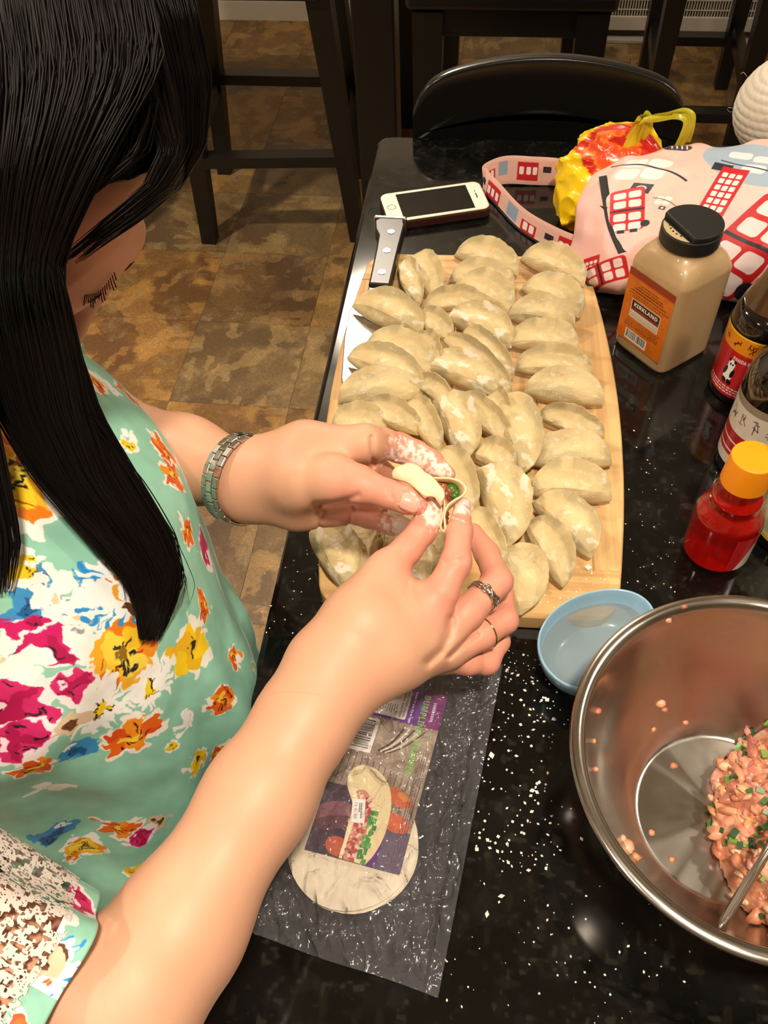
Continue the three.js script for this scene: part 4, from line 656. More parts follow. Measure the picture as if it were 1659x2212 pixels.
// ------------------------------------------------------------------ flour crumbs on counter and board
{
  const list = [], put = (px, py, s, y = CT) => { const p = Y(px, py, y), g = new THREE.OctahedronGeometry(s, 0); g.scale(rr(0.7, 1.6), 0.5, rr(0.7, 1.3)); g.rotateY(rr(0, 6)); g.translate(p.x, y + s * 0.3, p.z); g.deleteAttribute('uv'); list.push(g); };
  for (let i = 0; i < 190; i++) { const a = rnd(), px = 1150 + (rnd() + rnd() - 1) * 110 - (a > 0.7 ? 60 : 0), py = mix(1430, 1900, rnd()) ; put(px, py, rr(0.0004, 0.0012)); }
  for (let i = 0; i < 60; i++) put(rr(1030, 1240), rr(1380, 1480), rr(0.0003, 0.0009));
  for (let i = 0; i < 70; i++) put(rr(960, 1500), rr(1900, 2212), rr(0.0003, 0.0009));
  for (let i = 0; i < 50; i++) put(rr(1340, 1460), rr(900, 1290), rr(0.0003, 0.0008));
  for (let i = 0; i < 30; i++) put(rr(560, 700), rr(1180, 1400), rr(0.0003, 0.0008));
  for (const [x, y, s] of [[1062, 1632, 0.0022], [1040, 1625, 0.0016], [1150, 1708, 0.0018], [1160, 1712, 0.0015], [1030, 1835, 0.002], [1058, 1832, 0.0014], [1083, 1936, 0.0018], [1052, 1975, 0.0016], [1182, 1512, 0.0016], [1196, 1554, 0.002]]) put(x, y, s);
  const g = merge(list), o = mesh('flour_crumbs', g, std([232, 226, 214], { roughness: 0.8 })); tag(o, 'white flour crumbs scattered over the black counter', 'flour', null, 'stuff');
  list.length = 0; for (let i = 0; i < 60; i++) put(rr(1120, 1320), rr(1230, 1320), rr(0.0003, 0.0008), BT); put(1270, 1226, 0.003, BT);
  const h = mesh('flour_crumbs', merge(list), std([240, 234, 222], { roughness: 0.8 })); tag(h, 'white flour crumbs on the bare end of the cutting board', 'flour', null, 'stuff');
}

// ------------------------------------------------------------------ printed tote, yellow carrier bag, knitted bundle
{
  const t = thing('tote_bag', 'pink fabric tote bag printed with red buses lying bulged on the counter', 'bag');
  const E = [[1470, 452, 0.055, 0.115, 0.052, 0.085], [1610, 455, 0.055, 0.1, 0.052, 0.1], [1390, 490, 0.045, 0.06, 0.045, 0.06], [1590, 560, 0.03, 0.06, 0.03, 0.045], [1290, 560, 0.02, 0.038, 0.02, 0.03], [1330, 570, 0.028, 0.032, 0.026, 0.036], [1745, 480, 0.05, 0.1, 0.05, 0.1]];
  const fs = E.map(([px, py, y, a, b, c]) => ball(Y(px, py, CT + y), a, b, c)), floorY = CT + 0.001;
  const f = (x, y, z) => { let d = 1; for (const q of fs) d = smin(d, q(x, y, z), 0.035); const w = (fbm3(x * 16 + 3, y * 16, z * 16, 3) - 0.5) * 0.024 + Math.abs(noise3(x * 26 + z * 14, z * 10, y * 22) - 0.5) * 0.014; d += w; return Math.max(d, floorY - y); };
  const g = netSurface(f, V(0.05, CT - 0.004, -1.12), V(0.52, CT + 0.16, -0.68), 0.0045);
  { const p = g.attributes.position, u = []; for (let i = 0; i < p.count; i++) { const x = p.getX(i), y = p.getY(i) - CT, z = p.getZ(i) + 0.9; u.push((x + z * 0.2) / 0.5, (y * 0.85 - z) / 0.5 + 0.5); } g.setAttribute('uv', new THREE.Float32BufferAttribute(u, 2)); }
  const print = (g, W, H, s) => {
    g.fillStyle = '#eabfb2'; g.fillRect(0, 0, W, H);
    for (let i = 0; i < 260; i++) { g.fillStyle = ['rgba(240,196,180,0.12)', 'rgba(238,214,214,0.14)', 'rgba(232,168,140,0.10)', 'rgba(226,190,198,0.12)'][i % 4]; g.beginPath(); g.arc(rnd() * W, rnd() * H, 40 + rnd() * 120, 0, 7); g.fill(); }
    const at = (x, y, r, k, fn) => { g.save(); g.translate(x, y); g.rotate(r); g.scale(k, k); fn(); g.restore(); };
    const bus = () => { g.fillStyle = '#c01c22'; g.beginPath(); g.roundRect(-60, -110, 120, 220, 18); g.fill(); g.fillStyle = '#e9d6d4'; for (const y of [-92, -42, 22, 70]) for (const x of [-48, 4]) { g.beginPath(); g.roundRect(x, y, 44, 38, 9); g.fill(); } g.fillStyle = '#241f2a'; g.fillRect(-60, 4, 120, 8); g.fillRect(-34, 104, 26, 16); g.fillRect(10, 104, 26, 16); g.beginPath(); g.arc(62, 84, 16, 0, 7); g.fill(); };
    const booth = () => { g.fillStyle = '#c01c22'; g.fillRect(-34, -90, 68, 180); g.fillStyle = '#efdedb'; for (let j = 0; j < 6; j++) for (let i = 0; i < 3; i++) { g.beginPath(); g.roundRect(-25 + i * 18, -66 + j * 24, 14, 18, 3); g.fill(); } };
    const taxi = () => { g.fillStyle = 'rgba(244,232,230,0.9)'; for (const [x, y] of [[-70, -20], [-15, -28], [-70, 22], [-15, 14]]) { g.beginPath(); g.roundRect(x, y, 50, 36, 12); g.fill(); } g.strokeStyle = '#28232c'; g.lineWidth = 5; g.beginPath(); g.moveTo(-100, 6); g.bezierCurveTo(-40, 0, 30, 10, 90, 40); g.stroke(); g.fillStyle = '#2a2733'; g.fillRect(-16, 66, 46, 30); g.fillStyle = '#efe6e4'; g.beginPath(); g.ellipse(7, 81, 12, 8, 0, 0, 7); g.fill(); };
    const blue = () => { g.fillStyle = '#9fb2c4'; g.beginPath(); g.ellipse(0, 0, 110, 74, 0.4, 0, 7); g.fill(); g.fillStyle = '#e4e2e4'; for (const [x, y] of [[-50, -40], [4, -30], [-10, 10]]) { g.beginPath(); g.roundRect(x, y, 50, 30, 10); g.fill(); } g.fillStyle = '#2a2733'; g.fillRect(-70, 20, 42, 28); g.strokeStyle = '#28232c'; g.lineWidth = 4; g.beginPath(); g.moveTo(-60, 6); g.lineTo(90, 34); g.stroke(); };
    const boot = () => { g.fillStyle = '#2a2733'; g.beginPath(); g.roundRect(-44, -20, 88, 40, 20); g.fill(); g.strokeStyle = '#e9dcdc'; g.lineWidth = 5; for (let i = -24; i < 30; i += 16) { g.beginPath(); g.moveTo(i, -16); g.lineTo(i + 8, 10); g.stroke(); } };
    for (const [n, x, y, r, k] of s) at(x, y, r, k, { bus, booth, taxi, blue, boot }[n]);
  };
  // where each motif of the photograph lies on the cloth
  const hit = (px, py) => { const d = ray(px, py), ro = EYE; let k = 0.7; for (let i = 0; i < 90; i++) { const q = ro.clone().addScaledVector(d, k), v = f(q.x, q.y, q.z); if (v < 0.0004) return [((q.x + (q.z + 0.9) * 0.2) / 0.5) * 1024, (1 - (((q.y - CT) * 0.85 - (q.z + 0.9)) / 0.5 + 0.5)) * 1024]; k += v * 0.7; if (k > 1.6) break; } return [512, 512]; };
  const items = [['taxi', 1415, 355, 0.3, 1.0], ['boot', 1465, 318, 0.2, 0.7], ['blue', 1620, 350, 0.2, 1.0], ['booth', 1562, 412, 0.25, 0.85], ['bus', 1630, 520, 0.55, 1.15], ['bus', 1355, 450, -0.15, 0.6], ['booth', 1275, 590, -0.1, 0.5], ['taxi', 1440, 430, 0.3, 0.3], ['bus', 1300, 590, 1.2, 0.5]].map(([n, px, py, r, k]) => { const [x, y] = hit(px, py); return [n, x, y, r, k]; });
  mesh('bag_body', g, phys(0xffffff, { map: canvasTex(1024, 1024, (c, W, H) => print(c, W, H, items)), roughness: 0.55, sheen: 0.4, sheenRoughness: 0.5, sheenColor: new THREE.Color(0.6, 0.5, 0.5) }), t);
  // carrying strap standing on edge in a loop, dark lining along its lower side
  const S = [[1262, 530, 0.03], [1200, 505, 0.022], [1130, 465, 0.02], [1075, 408, 0.02], [1048, 372, 0.024], [1085, 352, 0.03], [1150, 352, 0.03], [1215, 358, 0.028], [1262, 380, 0.03]].map(([x, y, h]) => Y(x, y, CT + h));
  const cv = curve(S), strap = (lo, hi, off) => sheet(80, 6, (u, v) => { const p = cv.getPoint(u), tn = cv.getTangent(u), nn = V(-tn.z, 0, tn.x).normalize(); p.y = Math.max(CT + 0.001, p.y - 0.03 + mix(lo, hi, v) * 0.036); p.addScaledVector(nn, off + 0.006 * (v - 0.4) * (u < 0.5 ? 1 : -1)); p.u = u * 3; p.w = mix(lo, hi, v); return p; }, 0.0012);
  const stex = canvasTex(512, 128, (g, W, H) => { g.fillStyle = '#e6b7aa'; g.fillRect(0, 0, W, H); g.fillStyle = '#c01c22'; g.fillRect(40, 24, 130, 80); g.fillRect(300, 40, 90, 60); g.fillStyle = '#efe2e0'; for (const x of [52, 96, 136, 312, 350]) { g.beginPath(); g.roundRect(x, 44, 28, 34, 6); g.fill(); } g.fillStyle = '#2a2733'; g.fillRect(200, 40, 50, 26); g.fillStyle = '#8fa4b8'; g.fillRect(420, 20, 70, 60); }); stex.wrapS = THREE.RepeatWrapping;
  mesh('strap', strap(0.05, 1, 0), phys(0xffffff, { map: stex, roughness: 0.6 }), t);
  mesh('strap_lining', strap(0.0, 0.42, -0.0022), std([18, 17, 18], { roughness: 0.8 }), t);
  const bind = (pts, w) => { const c = curve(pts.map(([x, y, h]) => Y(x, y, CT + h))); return sheet(40, 4, (u, v) => { const p = c.getPoint(u); p.addScaledVector(RGT, (v - 0.5) * w); p.addScaledVector(UPV, (v - 0.5) * w * 0.2); return p; }, 0.0014); };
  mesh('binding', bind([[1302, 380, 0.088], [1310, 430, 0.084], [1322, 490, 0.074], [1345, 545, 0.062]], 0.0085), std([26, 26, 28], { roughness: 0.7 }), t);
  mesh('binding', bind([[1268, 455, 0.06], [1290, 440, 0.074], [1312, 448, 0.082]], 0.006), std([26, 26, 28], { roughness: 0.7 }), t);
  mesh('binding', bind([[1262, 535, 0.034], [1266, 590, 0.026], [1282, 636, 0.012], [1292, 655, 0.003]], 0.0055), std([26, 26, 28], { roughness: 0.7 }), t);
}
{
  const t = thing('carrier_bag', 'thin yellow and red plastic carrier bag tucked behind the pink tote', 'bag');
  const f1 = [[1292, 398, 0.042, 0.045, 0.04, 0.052], [1335, 352, 0.05, 0.05, 0.042, 0.05], [1264, 432, 0.024, 0.03, 0.026, 0.035]].map(([px, py, y, a, b, c]) => ball(Y(px, py, CT + y), a, b, c));
  const f = (x, y, z) => { let d = 1; for (const q of f1) d = smin(d, q(x, y, z), 0.03); const r1 = 1 - Math.abs(2 * fbm3(x * 22 + y * 16, y * 14, z * 30, 2) - 1), r2 = 1 - Math.abs(2 * fbm3(x * 40 - z * 20, y * 34, z * 26 + 5, 2) - 1); d += 0.004 - 0.008 * Math.pow(r1, 4) - 0.005 * Math.pow(r2, 4) + 0.01 * (noise3(x * 18, y * 18, z * 18) - 0.5); return Math.max(d, CT + 0.001 - y); };
  const g = netSurface(f, V(-0.02, CT - 0.004, -1.12), V(0.26, CT + 0.14, -0.8), 0.0028), q0 = Y(1345, 330, CT + 0.08);
  colour(g, (x, y, z) => { const d = Math.hypot(x - q0.x, (y - q0.y) * 1.2, z - q0.z), n = fbm3(x * 55, y * 55, z * 55, 3), m = fbm3(x * 60 + 4, y * 40, z * 60, 2); return d < 0.05 + 0.03 * (n - 0.5) ? (m > 0.52 ? lin(206, 34, 24) : m > 0.42 ? lin(240, 130, 40) : lin(236, 80, 32)) : lin(246, 208, 12); });
  mesh('bag_body', g, phys(0xffffff, { vertexColors: true, roughness: 0.25, transmission: 0.15, thickness: 0 }), t);
  const band = (pts, w0, w1) => { const c = curve(pts.map(([x, y, h]) => Y(x, y, CT + h))); return sheet(40, 6, (u, v) => { const p = c.getPoint(u), w = mix(w0, w1, Math.sin(u * Math.PI)); p.addScaledVector(RGT, (v - 0.5) * w * 0.8); p.addScaledVector(UPV, (v - 0.5) * w * 0.55 + 0.0018 * Math.sin(v * 15 + u * 9)); p.addScaledVector(FWD, 0.003 * Math.sin(v * 9 + u * 5)); return p; }); };
  const film = phys([226, 218, 40], { roughness: 0.3, transmission: 0.4, thickness: 0 });
  mesh('handle', band([[1360, 322, 0.085], [1372, 290, 0.1], [1392, 258, 0.118], [1430, 252, 0.12], [1470, 246, 0.122], [1488, 256, 0.118], [1484, 285, 0.102], [1470, 318, 0.08]], 0.03, 0.014), film, t);
  mesh('handle', band([[1352, 318, 0.08], [1370, 280, 0.1], [1384, 250, 0.122], [1398, 262, 0.112], [1392, 300, 0.09]], 0.024, 0.012), film, t);
}
{
  const t = thing('knitted_bundle', 'cream white ribbed knitwear bundle beside the pink tote', 'knitwear', Y(1712, 232, CT + 0.062)); const c = t.position.clone();
  const g = sheet(96, 120, (u, v) => { const a = u * Math.PI * 2, b = mix(-Math.PI / 2, Math.PI / 2, v), rib = 1 + 0.018 * Math.pow(Math.abs(Math.sin(v * 62 + Math.sin(a + 0.6) * 1.6)), 0.7) + 0.006 * Math.sin(a * 60 + Math.floor(v * 42) * 1.6); const p = V(0.068 * Math.cos(b) * Math.cos(a) * rib, 0.06 * Math.sin(b) * rib, 0.066 * Math.cos(b) * Math.sin(a) * rib); p.y = Math.max(p.y, -0.0605); p.applyAxisAngle(V(0, 0, 1), 0.35); return p; }, 0, true);
  g.computeBoundingBox(); const lo = g.boundingBox.min.y; g.index.array.reverse(); g.computeVertexNormals(); t.position.y = CT - lo + 0.0005;
  mesh('knit_body', g, phys([224, 216, 200], { roughness: 0.95, sheen: 0.5, sheenRoughness: 0.7 }), t);
  const k = []; for (let i = 0; i < 26; i++) { const a = rr(0, 6.3), b = rr(-0.4, 1.2), d = V(Math.cos(b) * Math.cos(a) * 0.069, Math.sin(b) * 0.061, Math.cos(b) * Math.sin(a) * 0.067); k.push(tube([d, d.clone().multiplyScalar(1.05).add(V(rr(-1, 1) * 0.004, rr(-1, 1) * 0.004, 0)), d.clone().multiplyScalar(1.07).add(V(rr(-1, 1) * 0.008, rr(-1, 1) * 0.008, 0))], 0.0002, 6, 4)); }
  mesh('loose_fibre', merge(k), std([228, 222, 208], { roughness: 0.9 }), t);
}

// ------------------------------------------------------------------ the woman: one skin, with blouse and hair as its children
const person = thing('person', 'woman with long black hair in mint floral blouse folding a dumpling', 'person');
const HC = V(-0.271, 1.310, -0.385), hf = V(0.54 * 0.9755, -0.84 * 0.9755, 0.22).normalize(), hu = V(0.84, 0.54, 0).normalize(), hr = hf.clone().cross(hu).normalize();
const head = (f, u, r) => HC.clone().addScaledVector(hf, f).addScaledVector(hu, u).addScaledVector(hr, r);
const hq = new THREE.Quaternion().setFromRotationMatrix(new THREE.Matrix4().makeBasis(hf, hu, hr));
const shR = V(-0.375, 1.155, -0.115), elR = P(250, 2230, 0.47), wrR = P(722, 1450, 0.556);
const shL = V(-0.38, 1.18, -0.45), elL = P(100, 900, 0.8), wrL = P(535, 1036, 0.662);
const J = a => a.map(([x, y, d, r]) => ({ p: P(x, y, d), r }));
const chain = (pts, k) => { const fs = []; for (let i = 0; i + 1 < pts.length; i++) fs.push(cone(pts[i].p, pts[i + 1].p, pts[i].r, pts[i + 1].r)); return (x, y, z) => { let d = 1; for (const f of fs) d = smin(d, f(x, y, z), k); return d; }; };
const HL = {
  palm: [[[535, 1018, 0.662, 0.024], [660, 975, 0.645, 0.021], [788, 957, 0.632, 0.0128]], [[540, 1042, 0.663, 0.0245], [670, 1010, 0.652, 0.0215], [785, 995, 0.652, 0.0125]], [[540, 1052, 0.662, 0.0225], [650, 1078, 0.66, 0.0175], [745, 1086, 0.668, 0.0125]], [[548, 1060, 0.66, 0.02], [640, 1092, 0.656, 0.0150], [715, 1100, 0.66, 0.0115]], [[560, 1035, 0.65, 0.02], [640, 1040, 0.632, 0.0205], [722, 1034, 0.610, 0.0165]]],
  fingers: [
    [[722, 1034, 0.610, 0.0165], [776, 1046, 0.600, 0.0128], [838, 1067, 0.592, 0.0092], [878, 1081, 0.588, 0.0088], [903, 1092, 0.588, 0.0066]],
    [[788, 957, 0.632, 0.0128], [826, 958, 0.645, 0.0112], [862, 967, 0.655, 0.0108], [898, 982, 0.654, 0.0102], [930, 999, 0.65, 0.0092], [966, 1024, 0.642, 0.0062]],
    [[790, 1000, 0.655, 0.012], [850, 1042, 0.69, 0.0095], [900, 1085, 0.69, 0.0085], [925, 1108, 0.68, 0.007]],
    [[700, 1092, 0.664, 0.0125], [750, 1100, 0.664, 0.0105], [796, 1113, 0.662, 0.0094], [845, 1129, 0.653, 0.0086], [884, 1142, 0.644, 0.0064]],
    [[690, 1098, 0.685, 0.0115], [760, 1106, 0.705, 0.0085], [800, 1108, 0.70, 0.0075], [832, 1112, 0.69, 0.006]]],
};
const HR = {
  palm: [[[698, 1430, 0.556, 0.0205], [790, 1345, 0.562, 0.0205], [900, 1325, 0.572, 0.0135]], [[725, 1450, 0.556, 0.0225], [830, 1390, 0.562, 0.0205], [935, 1362, 0.576, 0.014]], [[748, 1470, 0.558, 0.0215], [850, 1420, 0.566, 0.0175], [955, 1394, 0.585, 0.0128]], [[755, 1478, 0.56, 0.0195], [860, 1437, 0.575, 0.0135], [948, 1416, 0.595, 0.0112]], [[705, 1430, 0.558, 0.02], [770, 1335, 0.563, 0.0185], [830, 1240, 0.578, 0.0125]], [[830, 1262, 0.578, 0.010], [890, 1300, 0.574, 0.010], [920, 1318, 0.574, 0.0115]]],
  fingers: [
    [[800, 1285, 0.57, 0.0155], [842, 1224, 0.579, 0.0118], [880, 1186, 0.585, 0.0098], [912, 1146, 0.591, 0.0094], [930, 1112, 0.595, 0.0092], [936, 1088, 0.597, 0.0064]],
    [[920, 1332, 0.573, 0.0135], [952, 1280, 0.571, 0.0112], [985, 1215, 0.575, 0.0098], [993, 1148, 0.588, 0.0084], [999, 1092, 0.602, 0.0056]],
    [[955, 1372, 0.580, 0.0135], [1010, 1322, 0.586, 0.0112], [1076, 1256, 0.601, 0.0098], [1052, 1196, 0.622, 0.0086], [1022, 1150, 0.630, 0.0068]],
    [[975, 1400, 0.590, 0.0125], [1040, 1370, 0.598, 0.0104], [1090, 1340, 0.611, 0.0092], [1085, 1286, 0.635, 0.0080], [1055, 1250, 0.648, 0.0066]],
    [[962, 1420, 0.600, 0.0112], [1010, 1428, 0.606, 0.0094], [1052, 1430, 0.614, 0.0086], [1078, 1386, 0.622, 0.0074], [1046, 1378, 0.632, 0.006]]],
};
// skin creases: shallow grooves along short lines over the joints
const groove = (pts, depth, w) => { const q = pts.map(p => ray(p[0], p[1])), seg = []; for (let i = 0; i + 1 < q.length; i++) seg.push([q[i], q[i + 1]]); return { seg, depth, w, lo: pts[0], d0: V(0, 0, 0) }; };
const GL_ = [[[[803, 944], [803, 975], [806, 1008]], 0.0022, 0.0016], [[[841, 944], [846, 968], [856, 990]], 0.002, 0.0015], [[[761, 1100], [755, 1134]], 0.0018, 0.0014], [[[698, 1106], [690, 1138]], 0.0018, 0.0015], [[[680, 1091], [720, 1087], [748, 1080], [772, 1070]], 0.0018, 0.0022], [[[836, 1048], [842, 1074]], 0.0008, 0.0013], [[[842, 1050], [848, 1076]], 0.0008, 0.0013]].map(a => groove(...a));
const GR_ = [[[[882, 1258], [878, 1282]], 0.0006, 0.0016], [[[903, 1280], [908, 1298]], 0.0006, 0.0016], [[[976, 1340], [972, 1372], [955, 1405], [925, 1432]], 0.0028, 0.003], [[[1030, 1372], [1000, 1392], [970, 1420]], 0.002, 0.002], [[[960, 1212], [1004, 1206]], 0.0007, 0.0014], [[[962, 1219], [1004, 1213]], 0.0007, 0.0014]].map(a => groove(...a));
const carve = list => (x, y, z) => { let s = 0; const dx = x - EYE.x, dy = y - EYE.y, dz = z - EYE.z, k = 1 / (dx * FWD.x + dy * FWD.y + dz * FWD.z), rx = dx * k, ry = dy * k, rz = dz * k; for (const g of list) { let m = 9; for (const [a, b] of g.seg) { const bx = b.x - a.x, by = b.y - a.y, bz = b.z - a.z, ex = rx - a.x, ey = ry - a.y, ez = rz - a.z, t = clamp((ex * bx + ey * by + ez * bz) / (bx * bx + by * by + bz * bz)); m = Math.min(m, Math.hypot(ex - bx * t, ey - by * t, ez - bz * t)); } m /= k; if (m < g.w * 3) s += g.depth * Math.exp(-m * m / (g.w * g.w)); } return s; };
function handField(H, creases) {
  const cut = carve(creases);
  const palm = H.palm.map(c => chain(J(c), 0.01)), fin = H.fingers.map(c => chain(J(c), 0.004));
  return (x, y, z) => { let d = 1; for (const f of palm) d = smin(d, f(x, y, z), 0.014); let e = 1; for (const f of fin) e = smin(e, f(x, y, z), 0.0012); const o = smin(d, e, 0.0065); return Math.abs(o) < 0.008 ? o + cut(x, y, z) : o; };
}
const fHL = handField(HL, GL_), fHR = handField(HR, GR_);
const armR = chain([{ p: shR, r: 0.040 }, { p: shR.clone().lerp(elR, 0.5), r: 0.0355 }, { p: elR, r: 0.034 }], 0.02), foreR = chain([{ p: elR, r: 0.036 }, { p: elR.clone().lerp(wrR, 0.25), r: 0.0345 }, { p: elR.clone().lerp(wrR, 0.62), r: 0.0298 }, { p: elR.clone().lerp(wrR, 0.85), r: 0.0272 }, { p: wrR, r: 0.0262 }], 0.02);
const armL = chain([{ p: shL, r: 0.047 }, { p: elL, r: 0.036 }], 0.02), foreL = chain([{ p: elL, r: 0.036 }, { p: elL.clone().lerp(wrL, 0.3), r: 0.0375 }, { p: elL.clone().lerp(wrL, 0.72), r: 0.032 }, { p: wrL, r: 0.0268 }], 0.02);
const neck = cone(head(-0.03, -0.06, 0), V(-0.40, 1.21, -0.345), 0.05, 0.058), chest = ball(V(-0.37, 1.14, -0.34), 0.1, 0.1, 0.15);
const fBodyR = (x, y, z) => smin(smin(armR(x, y, z), foreR(x, y, z), 0.025), fHR(x, y, z), 0.012);
const fBodyL = (x, y, z) => smin(smin(armL(x, y, z), foreL(x, y, z), 0.025), fHL(x, y, z), 0.012);
const headParts = [ball(head(-0.012, 0.02, 0), 0.094, 0.098, 0.074, hq), ball(head(0.03, -0.045, 0), 0.058, 0.07, 0.056, hq)];
const eyeC = s => head(0.070, -0.002, s * 0.031);
const faceBits = [[ball(head(0.079, 0.024, 0.03), 0.012, 0.008, 0.026, hq), 0.02], [ball(head(0.079, 0.024, -0.03), 0.012, 0.008, 0.026, hq), 0.02], [cone(head(0.088, 0.012, 0), head(0.103, -0.028, 0), 0.0075, 0.011), 0.014], [ball(head(0.095, -0.032, 0.011), 0.008, 0.007, 0.008, hq), 0.008], [ball(head(0.095, -0.032, -0.011), 0.008, 0.007, 0.008, hq), 0.008], [ball(eyeC(1), 0.0135, 0.012, 0.016, hq), 0.006], [ball(eyeC(-1), 0.0135, 0.012, 0.016, hq), 0.006], [ball(head(0.058, -0.035, 0.036), 0.024, 0.022, 0.022, hq), 0.03], [ball(head(0.058, -0.035, -0.036), 0.024, 0.022, 0.022, hq), 0.03], [ball(head(0.083, -0.062, 0), 0.010, 0.005, 0.021, hq), 0.008], [ball(head(0.081, -0.072, 0), 0.010, 0.006, 0.018, hq), 0.008], [ball(head(0.066, -0.1, 0), 0.018, 0.015, 0.02, hq), 0.025], [ball(head(-0.012, -0.012, 0.076), 0.016, 0.03, 0.008, hq), 0.006]];
const fHead = (x, y, z) => { let d = 1; for (const f of headParts) d = smin(d, f(x, y, z), 0.05); for (const [f, k] of faceBits) d = smin(d, f(x, y, z), k); d = smin(d, neck(x, y, z), 0.03); return smin(d, chest(x, y, z), 0.04); };
{
  const parts = [];
  const pj = H => [...H.palm.flat(), ...H.fingers.flat()].map(([x, y, d]) => P(x, y, d));
  const add = (f, pts, pad, cell) => { const [lo, hi] = boxOf(pts, pad); parts.push(netSurface(f, lo, hi, cell)); };
  add(fBodyR, pj(HR), 0.026, 0.0018); add(fBodyL, pj(HL), 0.026, 0.0018);
  add((x, y, z) => Math.max(fBodyR(x, y, z), wrR.clone().sub(elR).normalize().dot(V(x, y, z).sub(wrR)) - 0.012), [shR, elR, wrR], 0.06, 0.0045);
  add((x, y, z) => Math.max(fBodyL(x, y, z), wrL.clone().sub(elL).normalize().dot(V(x, y, z).sub(wrL)) - 0.012), [shL, elL, wrL], 0.06, 0.0045);
  add(fHead, [head(0.12, -0.12, 0.09), head(-0.12, 0.13, -0.09), head(-0.12, -0.12, 0.09), head(0.12, 0.13, -0.09), V(-0.4, 1.2, -0.34)], 0.01, 0.0032);
  // skin tone, rosier at the fingers, with flour and dough smears where the photograph shows them
  const base = lin(207, 156, 127), rose = lin(212, 136, 116), flour = lin(236, 214, 204), lipc = lin(176, 92, 88);
  const tips = [...HL.fingers, ...HR.fingers].map(c => c.slice(-4).map(q => P(q[0], q[1], q[2]))).flat();
  const smear = [[860, 985, 0.642, 0.012, 0.52], [905, 1005, 0.64, 0.012, 0.5], [945, 1020, 0.635, 0.012, 0.5], [880, 965, 0.644, 0.008, 0.62], [895, 1090, 0.58, 0.008, 0.55], [870, 1132, 0.642, 0.011, 0.5], [840, 1120, 0.648, 0.009, 0.6], [945, 1105, 0.585, 0.008, 0.5], [943, 1125, 0.585, 0.007, 0.55], [992, 1098, 0.595, 0.009, 0.48], [984, 1125, 0.588, 0.006, 0.55]].map(([x, y, d, r, k]) => [P(x, y, d), r, k]);
  const q = V(0, 0, 0), lip = head(0.088, -0.067, 0);
  const c = colour(merge(parts), (x, y, z) => {
    q.set(x, y, z); let t = 1; for (const p of tips) t = Math.min(t, q.distanceTo(p)); const n = fbm3(x * 70, y * 70, z * 70, 3);
    let o = lerp3(base, rose, clamp(1 - (t - 0.008) / 0.024) * 0.8 + (n - 0.5) * 0.35);
    o = lerp3(o, rose, clamp(1.6 - q.distanceTo(HC) / 0.1) * 0.45);
    o = lerp3(o, lipc, clamp(1 - q.distanceTo(lip) / 0.022) > 0.25 && Math.abs(q.clone().sub(HC).dot(hu) + 0.067) < 0.011 ? 0.7 : 0);
    for (const [p, r, k] of smear) { const d = q.distanceTo(p); if (d < r * 1.4) o = lerp3(o, flour, step(k, k + 0.1, fbm3(x * 420, y * 420, z * 420, 3) + 0.25 * (1 - d / r)) * 0.85); }
    return o;
  });
  { const p = c.attributes.position, u = []; for (let i = 0; i < p.count; i++) u.push((p.getX(i) + p.getY(i) * 0.6) * 20, (p.getZ(i) + p.getY(i) * 0.6) * 20); c.setAttribute('uv', new THREE.Float32BufferAttribute(u, 2)); }
  const pores = dataTex(256, 256, (u, v) => { const k = 128 + 60 * (fbm2(u * 64, v * 64, 2, 64, 5) - 0.5) + 50 * (fbm2(u * 16, v * 16, 3, 16, 7) - 0.5); return [k, k, k]; }, false);
  mesh('body', c, phys(0xffffff, { vertexColors: true, roughness: 0.46, specularIntensity: 0.5, bumpMap: pores, bumpScale: 0.00018, sheen: 0.15, sheenRoughness: 0.5, sheenColor: new THREE.Color(0.9, 0.5, 0.4) }), person);
}
// fingernails
function nail(px, py, d, dx, dy, tilt, w, l, name = 'fingernail', c = [226, 170, 150]) {
  const o = P(px, py, d), a = RGT.clone().multiplyScalar(dx).addScaledVector(UPV, -dy).normalize(), n = FWD.clone().multiplyScalar(-1); n.addScaledVector(RGT, tilt[0]).addScaledVector(UPV, -tilt[1]).normalize(); a.addScaledVector(n, -a.dot(n)).normalize(); const b = n.clone().cross(a);
  const g = sheet(12, 12, (u, v) => { const s = 2 * u - 1, t = 2 * v - 1, k = Math.sqrt(Math.max(0, 1 - Math.pow(Math.abs(t), 4) * 0.45)); return o.clone().addScaledVector(a, t * l / 2).addScaledVector(b, s * k * w / 2).addScaledVector(n, -0.0022 * s * s - 0.0009 * t * t + 0.0003); }, 0.0006);
  return mesh(name, g, phys(c, { roughness: 0.22, clearcoat: 0.5 }), person);
}
nail(886, 1087, 0.5775, 0.93, 0.36, [0.05, 0.1], 0.0105, 0.0125);
nail(1010, 1098, 0.5965, 0.15, -1, [0.75, 0.1], 0.008, 0.010, 'fingernail', [214, 190, 186]);
nail(871, 1133, 0.6375, 0.94, 0.34, [0.1, -0.1], 0.0095, 0.011, 'fingernail', [232, 214, 206]);

